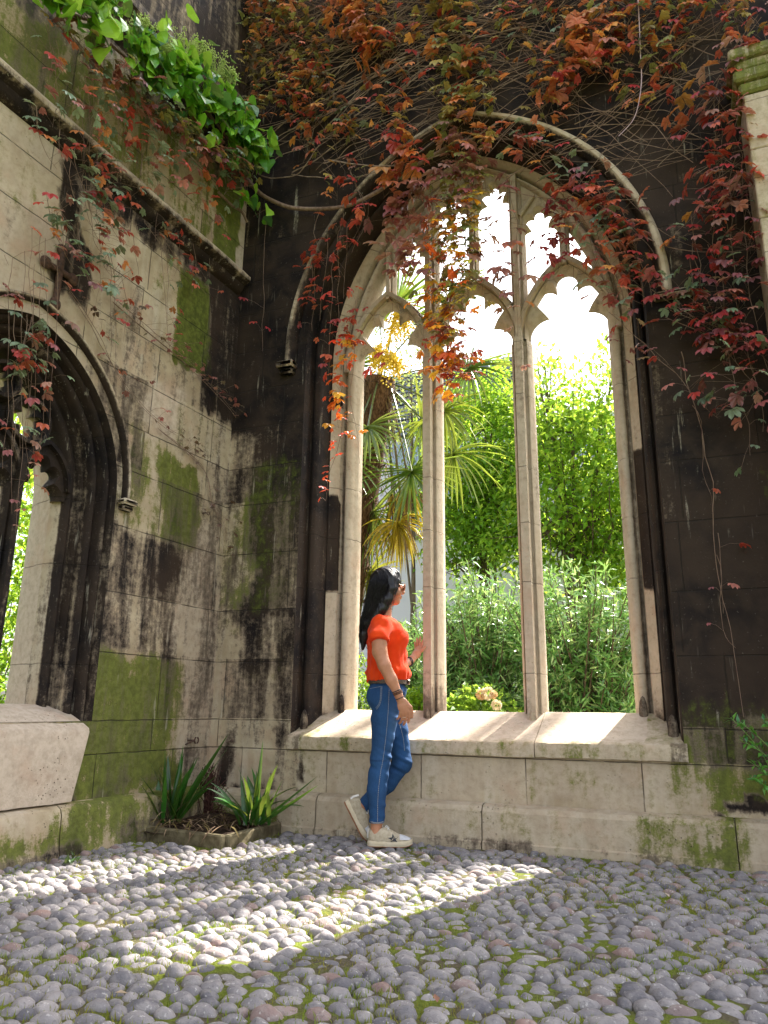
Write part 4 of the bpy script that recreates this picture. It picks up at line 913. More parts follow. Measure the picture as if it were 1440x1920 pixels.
for k in range(16): box(g,-6,-.75,14.9+.02*(k%2),15.0,8.7+k*.125,8.78+k*.125)
box(g,-6.05,-.70,15.02,15.2,8.6,10.75); g.build('louvre_screen',M_LOUV,bd,smooth=False,loc=(-2,15,0))
zt=at(870,993,13.2)[2]
tw=empty('garden_wall',(-.5,13.2,0),label='pale stone terrace wall with a flat coping behind the middle light',cat='wall')
g=G(); box(g,-9,9,13.22,13.6,-.1,zt-.16,(.1,.1,.4)); g.build('wall_face',M_CLAD,tw,smooth=False,attr='stain',loc=(-.5,13.2,0))
g=G(); box(g,-9.05,9.05,13.13,13.65,zt-.16,zt,(.35,.2,.1),bev=.02); g.build('coping',M_TRIM,tw,smooth=False,attr='stain',loc=(-.5,13.2,0))

# ================================================================== CREEPERS ON THE WALLS
def creeper_leaf(g,p,az,size,c,rg,droop=1.0):
    """five leaflets hanging like a small umbrella from the tip of a leaf stalk"""
    n=5; ang=np.radians(np.array([-74,-38,0,38,74])+rg.normal(0,6,5)); Ls=size*np.array([.66,.9,1.0,.9,.66])*rg.uniform(.85,1.1,5)
    tilt=rg.normal(0,.25); M=rotz(az)@roty(rg.uniform(.1,.9)*droop)@rotx(tilt)
    V=[];F=[]
    for k in range(n):
        a=ang[k]; L=Ls[k]; W=L*.50; d=np.array([math.cos(a),math.sin(a),0]); s=np.array([-math.sin(a),math.cos(a),0]); u=np.array([0,0,1.])
        st=[(0,0,0),(.28,.20,-.02),(.60,.48,-.08),(.84,.40,-.17),(1.0,0,-.27)]
        b=len(V); 
        V.append(p); 
        for (t,w,z) in st[1:4]:
            m=d*L*t+u*L*z*1.1*droop; V+= [p+M@(m+s*W*w+u*W*.16), p+M@m, p+M@(m-s*W*w+u*W*.16)]
        t,w,z=st[4]; V.append(p+M@(d*L*t+u*L*z*1.1*droop))
        F+=[(b,b+2,b+1),(b,b+3,b+2)]
        for q in (0,1):
            i=b+1+q*3; F+=[(i,i+1,i+4,i+3),(i+1,i+2,i+5,i+4)]
        i=b+7; F+=[(i,i+1,b+10),(i+1,i+2,b+10)]
    f3=[f for f in F if len(f)==3]; f4=[f for f in F if len(f)==4]
    g.add(np.array(V),F3=f3,F4=f4,c=c)
RED=[(.50,.05,.045),(.40,.03,.04),(.56,.12,.06),(.32,.03,.035)]
ORG=[(.62,.22,.07),(.56,.16,.08),(.66,.30,.07),(.50,.17,.10)]
OLV=[(.32,.25,.07),(.26,.27,.08),(.42,.32,.08),(.17,.20,.07)]
GRN=[(.17,.24,.15),(.12,.19,.11),(.24,.32,.20)]
MAR=[(.20,.04,.05),(.15,.035,.045),(.26,.05,.06)]
HOT=[(.80,.26,.02),(.88,.38,.02),(.72,.12,.02),(.85,.52,.05)]
PLUM=[(.34,.09,.10),(.44,.16,.13),(.26,.09,.10),(.40,.20,.15)]
def creeper(lab,strands,seed,side=0,wallaz=None,name='virginia_creeper'):
    """strands: list of dict(p=[(px,py)..], Y, n, size, pal, jit, bare, r)"""
    rg=np.random.default_rng(seed); st=G(); lv=G(); az0=(-PI/2 if side==0 else (LROT-PI/2)); first=None
    out=np.array([math.cos(az0),math.sin(az0),0]); along=np.array([-out[1],out[0],0])
    for s in strands:
        Y=s.get('Y',-.05); f=(lambda q,y: at(q[0],q[1],y)) if side==0 else (lambda q,y: atL(q[0],q[1],y))
        Pp=[f(q,Y if np.isscalar(Y) else Y[min(i,len(Y)-1)]) for i,q in enumerate(s['p'])]
        rep=s.get('rep',1)
        for k in range(rep):
            J=s.get('jit',.02)*(1 if rep==1 else 1)
            off=along*rg.normal(0,s.get('spread',.0))+np.array([0,0,rg.normal(0,s.get('spread',.0)*.8)])
            P=np.array(Pp)+off; P=smooth_path(P,5) if len(P)>1 else P
            nn=(vnoise(P*6+rg.uniform(0,50,3),seed)-.5)[:,None]*J*3; nz=(vnoise(P*6+rg.uniform(0,50,3),seed+1)-.5)[:,None]*J*2
            P=P+along*nn+out*np.abs(nz)*.6
            cut=s.get('cut',0); 
            if cut: P=P[:max(4,int(len(P)*rg.uniform(cut,1)))]
            if first is None: first=P[0].copy()
            r=s.get('r',.0022); rr=np.linspace(r,r*.5,len(P)); tube(st,P,rr,4 if r<.006 else 8,cap=False)
            seg=np.linalg.norm(np.diff(P,axis=0),axis=1); Lt=seg.sum(); cum=np.concatenate([[0],np.cumsum(seg)])
            m=rg.poisson(max(.01,.78*s.get('n',14)*Lt)); 
            for q in range(m):
                t=rg.uniform(s.get('t0',0),s.get('t1',1.0)); d=t*Lt; i=min(len(P)-2,int(np.searchsorted(cum,d)-1)) if d>0 else 0; i=max(i,0)
                p=P[i]+(P[i+1]-P[i])*((d-cum[i])/(seg[i]+1e-9))
                sp=s.get('reach',.07); o_=along*rg.normal(0,sp)+out*abs(rg.normal(.05,sp*.8))+np.array([0,0,rg.normal(0.01,sp*.6)])
                e=p+o_; tube(st,[p,p+o_*.5+[0,0,.012],e],.0009,3,cap=False)
                pal=s['pal']; pal=pal(t) if callable(pal) else pal
                c=np.array(pal[rg.integers(0,len(pal))])*rg.uniform(.8,1.6)
                a=math.atan2(o_[1],o_[0]) if rg.random()<.5 else az0+rg.normal(0,1.0)
                creeper_leaf(lv,e,a,s.get('size',.075)*rg.uniform(.7,1.3),c,rg)
    r=empty(name,first,label=lab,cat='creeper',group=None)
    st.build('stem',M_STEM,r,loc=first)
    if lv.n: lv.build('leaves',M_LEAF,r,smooth=False,attr='tint',loc=first)
    return r
mixp=lambda *a: sum(a,[])
creeper('dense brown and olive creeper mass filling the top left corner above the ivy',
  [dict(p=[(x,-60),(x+20,40),(x+10,y)],Y=-.12,n=60,size=.055,pal=mixp(OLV,ORG,[(.12,.10,.04)]),jit=.05,reach=.10,r=.003) for x,y in ((200,60),(240,90),(280,120),(320,150),(350,140),(385,180),(415,200),(445,220),(475,240),(505,230),(535,200),(565,190),(595,190),(300,60),(340,70),(420,80),(460,90),(500,90),(540,60))],101)
creeper('orange creeper clump at the top edge just left of the picture middle',
  [dict(p=[(650,-40),(675,50),(690,120)],Y=-.08,n=34,size=.10,pal=ORG,rep=3,spread=.10,reach=.08),dict(p=[(560,150),(580,230),(560,310)],Y=-.08,n=22,size=.09,pal=mixp(ORG,RED[:1]),rep=2,spread=.06),
   dict(p=[(700,60),(760,150),(700,210),(650,260)],Y=-.08,n=14,size=.08,pal=mixp(ORG,RED[:2]),rep=2,spread=.10)],102)
creeper('olive and ochre creeper strand falling from the top edge to the arch point',
  [dict(p=[(820,-30),(845,80),(870,180),(860,270)],Y=-.08,n=32,size=.085,pal=mixp(OLV,ORG[:1]),rep=3,spread=.07)],103)
creeper('orange red creeper clump above the right shoulder of the arch',
  [dict(p=[(1100,40),(1090,90),(1060,160)],Y=-.10,n=36,size=.095,pal=mixp(ORG,[(.6,.2,.14)]),rep=3,spread=.07),dict(p=[(1150,-20),(1120,60),(1060,170),(1010,200)],Y=-.08,n=18,size=.085,pal=mixp(ORG,RED),rep=3,spread=.12)],104)
creeper('red brown creeper leaves scattered along the top edge between the clumps',
  [dict(p=[(a,b),(a+50,b+70),(a+60,b+150)],Y=-.07,n=25,size=.054,pal=mixp(RED[:2],ORG[:3],OLV,GRN[:1],[(.26,.12,.08)]),rep=3,spread=.17,cut=.5) for a,b in ((480,-20),(560,60),(740,-30),(760,100),(920,-30),(960,60),(1010,-20),(1180,-20),(1230,30),(620,120),(900,120),(680,-50),(1300,-30),(780,-50),(860,-50),(980,-60),(520,140),(600,200),(700,150),(820,60),(960,140),(880,180),(1080,-40),(1240,-40),(1140,120),(660,40),(720,230),(1350,-20))],105)
creeper('pink and brick coloured creeper trailing over the left side of the arch',
  [dict(p=[(740,250),(770,300),(730,360)],Y=-.12,n=34,size=.10,pal=mixp(RED[:1],ORG),rep=3,spread=.07),dict(p=[(850,330),(790,370),(740,420),(770,520)],Y=(-.12,-.1,.0,.0),n=20,size=.10,pal=PLUM,rep=3,spread=.07),
   dict(p=[(650,320),(680,400),(650,470)],Y=-.1,n=14,size=.07,pal=RED,rep=2,spread=.05)],106)
YEL=[(.75,.62,.06),(.55,.55,.08)]
def cpal(t): return PLUM+OLV[:2] if t<.30 else (HOT+OLV+YEL if t<.62 else (HOT+OLV+YEL+PLUM[:1] if t<.8 else HOT+RED+ORG))
creeper('thick creeper curtain hanging through the middle of the window with glowing orange leaves',
  [dict(p=[(875,270),(868,380),(858,520),(850,660),(848,760)],Y=(-.08,-.02,.06,.12,.14),n=62,size=.072,pal=cpal,rep=5,spread=.068,reach=.075,cut=.85),
   dict(p=[(830,380),(800,480),(800,560),(815,640)],Y=(-.02,.05,.1,.1),n=36,size=.075,pal=lambda t:PLUM+ORG if t<.5 else HOT+YEL+OLV,rep=3,spread=.06),
   dict(p=[(890,420),(885,520),(880,600)],Y=(.0,.05,.08),n=34,size=.07,pal=lambda t:PLUM+OLV if t<.5 else HOT+OLV,rep=2,spread=.04)],107)
creeper('sparse plum coloured strands hanging against the bright sky in the upper window',
  [dict(p=[(920,330),(925,430),(920,560)],Y=(-.02,.08,.12),n=16,size=.10,pal=PLUM,rep=2,spread=.04),dict(p=[(960,340),(968,450),(970,700)],Y=(-.02,.1,.15),n=9,size=.075,pal=mixp(PLUM,ORG[:1])),
   dict(p=[(1060,380),(1055,440),(1050,500),(1040,520)],Y=(.02,.12,.15),n=30,size=.085,pal=[(.34,.03,.06),(.25,.02,.05)],rep=2,spread=.02),dict(p=[(1040,430),(1010,460),(990,500)],Y=(.1,.15,.15),n=12,size=.07,pal=PLUM),
   dict(p=[(1075,500),(1080,540)],Y=.12,n=16,size=.07,pal=RED)],108)
creeper('thin dark red creeper strands hanging down the wall left of the window',
  [dict(p=[(a,b),(a-4,(b+c)/2),(a-8,c)],Y=-.06,n=15,size=.062,pal=RED,rep=1,reach=.06) for a,b,c in ((595,400,620),(640,400,640),(652,420,560),(625,470,700),(588,460,560),(612,430,600))]+[dict(p=[(500,400),(495,560),(490,660)],Y=-.03,n=5,size=.05,pal=RED)],109)
creeper('scarlet and orange creeper lit by the sun on the left window jamb',
  [dict(p=[(672,560),(655,640),(645,720),(640,800)],Y=(.05,.10,.12,.12),n=42,size=.066,pal=lambda t:RED if t<.35 else HOT+[(.8,.06,.02),(.85,.15,.02)],rep=2,spread=.025,reach=.05),
   dict(p=[(642,790),(628,850),(615,900),(608,940)],Y=.08,n=34,size=.040,pal=[(.7,.06,.03),(.6,.05,.03)],reach=.03),dict(p=[(668,640),(660,730),(672,870)],Y=(.2,.25,.25),n=14,size=.06,pal=[(.75,.08,.02),(.8,.25,.02)])],110)
creeper('two bright crimson leaves dangling in the left light below the tracery',
  [dict(p=[(735,570),(722,620),(716,660),(698,718)],Y=.20,n=5,size=.085,pal=[(.62,.03,.05)],t0=.8,reach=.03),dict(p=[(740,640),(722,690)],Y=.2,n=10,size=.08,pal=[(.45,.03,.07)],t0=.6,reach=.02)],111)
creeper('red and green creeper cascade covering the right side of the arch mouldings',
  [dict(p=[(960,250),(1050,310),(1120,400),(1165,500),(1190,580)],Y=(-.12,-.12,-.1,-.08,-.08),n=28,size=.074,pal=mixp(ORG,RED,GRN,PLUM[:2]),rep=3,spread=.10,reach=.09),
   dict(p=[(1100,330),(1160,420),(1200,520),(1215,640)],Y=-.12,n=32,size=.070,pal=mixp(RED,RED,GRN,PLUM),rep=3,spread=.09,cut=.7),dict(p=[(1130,440),(1160,520),(1180,600)],Y=-.06,n=30,size=.065,pal=mixp(RED,PLUM),rep=2,spread=.05)],112)
creeper('sprays of creeper spreading right from the hood mould end on the dark wall',
  [dict(p=[(1225,560),(1300,620),(1370,690),(1440,760)],Y=-.10,n=34,size=.060,pal=mixp(RED[:2],GRN,PLUM,MAR,[(.3,.2,.1)]),rep=3,spread=.10,reach=.09),
   dict(p=[(1260,600),(1350,640),(1450,650)],Y=-.12,n=30,size=.068,pal=mixp(RED[:2],MAR,GRN),rep=3,spread=.10)],113)
creeper('long bare reddish creeper stem dropping nearly to the sprig at the lower right',
  [dict(p=[(1275,660),(1300,760),(1330,880),(1340,1000),(1352,1100),(1375,1230),(1392,1345)],Y=-.03,n=1.2,size=.05,pal=RED,jit=.01,r=.003),dict(p=[(1300,760),(1318,860),(1333,960)],Y=-.03,n=10,size=.045,pal=mixp(RED,PLUM)),
   dict(p=[(1340,1000),(1352,1080),(1362,1150)],Y=-.03,n=9,size=.05,pal=mixp(PLUM,RED)),dict(p=[(1345,1040),(1362,1180),(1380,1215)],Y=-.03,n=2,size=.03,pal=PLUM,r=.002)],114)
creeper('crimson and grey green creeper climbing beside the buttress at the right edge',
  [dict(p=[(1440,30),(1385,110),(1355,200),(1370,320),(1385,450)],Y=-.20,n=30,size=.070,pal=mixp(RED,PLUM,[(.5,.05,.07)]),rep=3,spread=.07,reach=.08),
   dict(p=[(1370,380),(1380,520),(1400,660),(1430,780),(1440,860)],Y=-.14,n=38,size=.060,pal=mixp(GRN,MAR,MAR,PLUM,RED[:1]),rep=3,spread=.12,reach=.10),
   dict(p=[(1330,420),(1350,540),(1380,640)],Y=-.1,n=24,size=.065,pal=mixp(GRN,MAR,RED[:2]),rep=2,spread=.12)],115)
creeper('scattered rust and crimson sprays on the dark wall between arch and buttress',
  [dict(p=[(1290,30),(1270,120),(1240,190)],Y=-.08,n=16,size=.08,pal=mixp(ORG,OLV),rep=2,spread=.09),dict(p=[(1340,150),(1290,220),(1240,290)],Y=-.08,n=16,size=.085,pal=mixp(ORG,RED),rep=2,spread=.07),
   dict(p=[(1330,300),(1290,380),(1240,440)],Y=-.08,n=16,size=.075,pal=mixp(RED,ORG,GRN),rep=2,spread=.07),dict(p=[(1300,450),(1310,540),(1290,600)],Y=-.08,n=14,size=.07,pal=mixp(GRN,RED),rep=2,spread=.08),
   dict(p=[(1200,60),(1230,130),(1180,220)],Y=-.06,n=12,size=.07,pal=mixp(ORG,OLV,RED),rep=2,spread=.10)],116)
# bare climbing stems on the back wall
g=G(); rg=np.random.default_rng(9)
def stemline(pts,Y,r,g,jit=.02,seed=0):
    P=smooth_path([at(a,b,Y if np.isscalar(Y) else Y[i]) for i,(a,b) in enumerate(pts)],6)
    P=P+np.stack([vnoise(P*5+seed)-.5,-np.abs(vnoise(P*5+seed+9)-.5),vnoise(P*5+seed+5)-.5],1)*jit*2; tube(g,P,np.linspace(r,r*.7,len(P)),7,cap=True); return P
P=stemline([(455,330),(500,370),(560,392),(640,388),(700,365),(760,325),(850,272),(890,262)],-.07,.019,g,.012)
o=g.build('woody_creeper',M_STEM,None,loc=P[0]); tag(o,'thick rope like creeper trunk swooping from the corner to the arch point','creeper')
def tangle(name,lab,seed,n,region,rr=(.002,.006),slope=(-.55,.2),L=(80,420)):
    g=G(); rg=np.random.default_rng(seed); x0,x1,y0,y1=region; r=empty(name,at((x0+x1)/2,(y0+y1)/2,-.03),label=lab,cat='vine stems'); 
    for k in range(n):
        a=rg.uniform(x0,x1); b=rg.uniform(y0,y1); l=rg.uniform(*L); s=rg.normal(*slope); dx=l/math.sqrt(1+s*s); dy=dx*s
        bend=rg.normal(0,.16)*l; pts=[(a,b),(a+dx*.33-bend*.1,b+dy*.33+bend*.6),(a+dx*.66,b+dy*.66+bend*.6),(a+dx,b+dy)]
        stemline(pts,-.01-rg.random()*.10,rg.uniform(*rr)*rg.uniform(.5,1),g,.03,rg.uniform(0,99))
    return g.build('stem',M_DRY if seed%2 else M_STEM,r,loc=r.location)
tangle('vine_tangle','tangle of dry brown stems fanning up the dark wall left of the arch',301,120,(440,760,60,330))
tangle('vine_tangle','web of thin stems over the point and right shoulder of the arch',302,80,(760,1150,40,380),(.0015,.0045),(-.35,.5))
tangle('vine_tangle','loose thin stems on the dark wall near the buttress',303,34,(1130,1400,60,420),(.0012,.003),(-.7,.8),(60,260))
tangle('vine_tangle','band of sweeping dry stems along the very top edge of the wall',304,110,(480,1100,-40,120),(.002,.006),(-.2,.25))
# pale hanging shoots
g=G()
stemline([(1195,-20),(1200,80),(1202,160),(1190,220),(1160,255)],-.14,.004,g,.004); o=g.build('pale_shoot',plain('pale_shoot',(.45,.32,.36),(.6,.45,.48),20),None,loc=at(1195,0,-.14)); tag(o,'single pale pink shoot arcing down the wall above the right of the arch','shoot')

# left wall
creeper('leafy creeper fringe running down below the ivy along the upper left wall',
  [dict(p=[(a,b),(a+12,b+60),(a+6,b+c)],Y=-.16,n=26,size=.058,pal=mixp(GRN,ORG[:2],RED[:2],PLUM),rep=2,spread=.06,reach=.08) for a,b,c in ((90,40,110),(130,80,150),(170,130,190),(210,160,170),(250,180,150),(290,210,130),(330,240,120),(370,270,110),(410,290,80),(150,150,190))]
  +[dict(p=[(120,60),(200,150),(290,220),(380,290),(450,330)],Y=-.20,n=44,size=.055,pal=mixp(GRN,OLV,PLUM,[(.08,.05,.03)]),rep=4,spread=.05,reach=.08,r=.004)],121,side=1)
creeper('white glinting creeper leaves drooping in a clump left of the string course',
  [dict(p=[(a,b),(a+10,b+70),(a+30,b+c)],Y=-.14,n=30,size=.062,pal=mixp(GRN,GRN,RED[:2],PLUM,ORG[:1]),rep=2,spread=.06,reach=.09) for a,b,c in ((100,220,110),(120,280,110),(140,330,110),(180,350,110),(90,380,110),(130,400,120),(170,410,100))],122,side=1)
creeper('thin strands of creeper hanging down in front of the left arched window',
  [dict(p=[(a,b),(a-6,(b+c)/2),(a-14,c)],Y=-.12,n=8,size=.050,pal=mixp(GRN,RED,PLUM),reach=.06,r=.0022) for a,b,c in ((60,430,960),(75,440,900),(90,450,860),(45,470,1000),(108,460,800),(30,560,960),(20,480,880),(66,500,820))]
  +[dict(p=[(60,590),(50,660),(55,720)],Y=-.15,n=48,size=.055,pal=mixp(GRN,GRN,RED),rep=2,spread=.05),dict(p=[(10,480),(20,500)],Y=-.15,n=10,size=.06,pal=RED),dict(p=[(20,790),(15,850)],Y=-.12,n=18,size=.05,pal=mixp(GRN,RED),rep=2,spread=.03)],123,side=1)
creeper('nearly leafless wiry creeper slanting down the pale blocks of the left wall',
  [dict(p=[(130,540),(180,620),(230,710),(290,780),(330,810)],Y=-.02,n=9,size=.038,pal=mixp(PLUM,[(.10,.05,.04)]),r=.0028,rep=2,spread=.02),dict(p=[(280,420),(320,480),(370,540)],Y=-.02,n=6,size=.04,pal=RED,rep=2,spread=.05),
   dict(p=[(210,560),(280,620),(350,680),(410,740),(450,790)],Y=-.03,n=16,size=.035,pal=mixp(PLUM,[(.10,.07,.04)]),r=.003,rep=3,spread=.02),dict(p=[(300,800),(380,870),(400,940),(425,1000),(430,1080)],Y=-.02,n=12,size=.028,pal=[(.14,.08,.06)],r=.0022,rep=3,spread=.02),
   dict(p=[(200,480),(210,600),(205,720)],Y=-.04,n=9,size=.045,pal=mixp(RED,GRN),rep=2,spread=.04),dict(p=[(300,470),(310,580),(318,680)],Y=-.04,n=8,size=.045,pal=mixp(RED,GRN),rep=1)],124,side=1)
creeper('small creeper sprays scattered on the left wall between string course and green block',
  [dict(p=[(a,b),(a+6,b+60),(a,b+120)],Y=-.06,n=13,size=.05,pal=mixp(RED,GRN,ORG[:1]),reach=.06) for a,b in ((200,260),(240,300),(290,330),(250,440),(330,400),(360,430),(180,470),(310,480),(390,400),(230,520))],125,side=1)

# ivy with flower heads on the top left ledge
M_IVY=leafmat('ivy_leaf',trans=.38,rough=.28,spec=.7,var=.1)
def ivy_leaf(g,p,M,s,c):
    st=[(0,0,0),(.10,.46,.06),(.38,.56,.04),(.68,.36,-.05),(1.0,0,-.20)]
    V=[p]
    for t,w,z in st[1:4]: V+=[p+M@np.array([t*s,w*s,z*s+.10*s]),p+M@np.array([t*s,0,z*s]),p+M@np.array([t*s,-w*s,z*s+.10*s])]
    V.append(p+M@np.array([s,0,-.2*s]))
    F3=[(0,2,1),(0,3,2),(7,8,10),(8,9,10)]; F4=[(1,2,5,4),(2,3,6,5),(4,5,8,7),(5,6,9,8)]
    g.add(np.array(V),F3=F3,F4=F4,c=c)
def ivy(lab,path,n,seed,wid,flowers=(),size=.10,Y=-.22):
    rg=np.random.default_rng(seed); P=smooth_path([atL(a,b,Y) for a,b in path],8); out=fromL((0,-1,0)); al=fromL((1,0,0))
    r=empty('ivy',P[0],label=lab,cat='ivy'); g=G(); st=G(); tube(st,P+out*-.08,.012,6)
    for k in range(n):
        t=rg.random(); i=min(len(P)-2,int(t*(len(P)-1))); w=wid*(0.6+.8*math.sin(PI*t)); p=P[i]+(P[i+1]-P[i])*rg.random()+al*rg.normal(0,.04)+out*abs(rg.normal(.02,.09))+np.array([0,0,rg.normal(0,w)])
        az=math.atan2(out[1],out[0])+rg.normal(0,.8); M=rotz(az)@roty(rg.uniform(.3,1.35))@rotx(rg.normal(0,.5))
        c=np.array([(.16,.46,.03),(.26,.58,.04),(.11,.36,.03),(.06,.22,.05),(.34,.60,.06)][rg.integers(0,5)])*rg.uniform(.7,1.25)
        ivy_leaf(g,p,M,size*rg.uniform(.55,1.25),c)
        if k%3==0: tube(st,[P[i],(P[i]+p)/2,p],.002,3,cap=False)
    st.build('stem',M_STEM,r,loc=P[0]); g.build('leaves',M_IVY,r,smooth=False,attr='tint',loc=P[0])
    for fx,fy,s in flowers:
        gf=G(); c=atL(fx,fy,Y-.08)
        for k in range(46):
            d=rdir(1,rg)[0]; d[2]=abs(d[2])*1.2+.1; e=c+d*s*rg.uniform(.5,1); tube(gf,[c+[0,0,-s*.6],c*.5+e*.5,e],.0014,3,cap=False)
            for q in range(7): ellipsoid(gf,e+rg.normal(0,.012,3),.0055,4,2)
        gf.build('flower_head',M_IVF,r,loc=P[0])
M_IVF=plain('ivy_flower',(.34,.46,.10),(.55,.64,.22),40,.7,.2)
ivy('bright green ivy with pale flower heads spilling over the top left ledge',[(225,75),(290,130),(350,160),(400,200),(440,250),(470,290)],560,61,.10,((265,62,.10),(300,95,.07),(345,95,.13),(375,105,.10),(405,135,.13),(430,150,.08),(322,110,.08)),.105)
ivy('second clump of bright green ivy leaves at the top left edge of the photo',[(70,-30),(110,-10),(160,20),(200,30)],170,62,.09,(),.105)
ivy('short dangling tip of green ivy leaves low in the corner',[(425,355),(450,380),(468,392),(478,412)],16,63,.02,(),.085,Y=-.14)
# sprig at the right edge
g=G(); st=G(); rg=np.random.default_rng(15)
for pts in ([(1460,1470),(1420,1400),(1370,1345)],[(1460,1420),(1420,1380),(1385,1352)],[(1470,1480),(1440,1450),(1400,1425)],[(1470,1400),(1450,1370),(1432,1350)],[(1470,1470),(1440,1420),(1385,1385)],[(1460,1500),(1430,1470),(1405,1455)]):
    P=smooth_path([at(a,b,-.10-.03*i) for i,(a,b) in enumerate(pts)],6); tube(st,P,np.linspace(.004,.0015,len(P)),5)
    m=16; idx=rg.integers(3,len(P)-1,m); D=rdir(m,rg)*.8+(P[-1]-P[0])*2; leaves2(g,P[idx],D,rdir(m,rg)*.5+[0,-.3,1],rg.uniform(.035,.060,m),.020,np.array([(.10,.32,.04),(.14,.40,.05),(.07,.26,.08)])[rg.integers(0,3,m)],fold=.2)
b0=at(1460,1470,-.10); sp=empty('shrub_sprig',b0,label='fresh green leafy shrub sprig poking in from the right edge above the plinth',cat='shrub')
st.build('stem',plain('green_stem',(.12,.22,.05),(.2,.32,.08),30),sp,loc=b0); g.build('leaves',M_GLOSS,sp,smooth=False,attr='tint',loc=b0)
g=G(); p=atz(130,1622,.01); rg=np.random.default_rng(4); m=26; leaves2(g,np.tile(p,(m,1))+rg.normal(0,.03,(m,3))*[1,1,.2]+[0,0,.015],rdir(m,rg)+[0,0,.5],np.tile([0,0,1.],(m,1)),.045,.018,np.array([(.03,.09,.02)]*m)); tag(g.build('weed',M_GLOSS,None,smooth=False,attr='tint',loc=p),'small dark green weed at the foot of the left wall','weed')
# fallen leaves on the cobbles
for k,(a,b,c) in enumerate(((1030,1800,(.45,.33,.25)),(1255,1682,(.5,.4,.33)),(1120,1720,(.5,.5,.15)),(1420,1820,(.25,.12,.08)),(820,1880,(.3,.15,.1)),(240,1862,(.4,.3,.2)),(940,1775,(.35,.2,.12)),(1395,1690,(.4,.25,.2)),(510,1805,(.3,.2,.12)))):
    g=G(); p=atz(a,b,.034); rg=np.random.default_rng(k+90); leaves2(g,[p],np.array([[math.cos(k*2.1),math.sin(k*2.1),.1]]),np.array([[.2,.1,1.]]),.038,.020,[c],curl=-.15,fold=.3)
    tag(g.build('fallen_leaf',M_DEAD,None,smooth=False,attr='tint',loc=p),['pinkish curled fallen leaf on the cobbles below the sunlit patch', 'pale buff fallen leaf on the cobbles right of the sunlit patch', 'yellowish fallen leaf on shaded cobbles right of the middle', 'small dark red fallen leaf near the lower right corner', 'rusty fallen leaf near the bottom edge of the picture', 'tan fallen leaf on the cobbles at the lower left', 'brown fallen leaf just below the sunlit patch beside the pink one', 'reddish fallen leaf at the far right close to the wall', 'brown fallen leaf on mossy cobbles left of centre'][k],'leaf','fallen leaves on the cobbles')

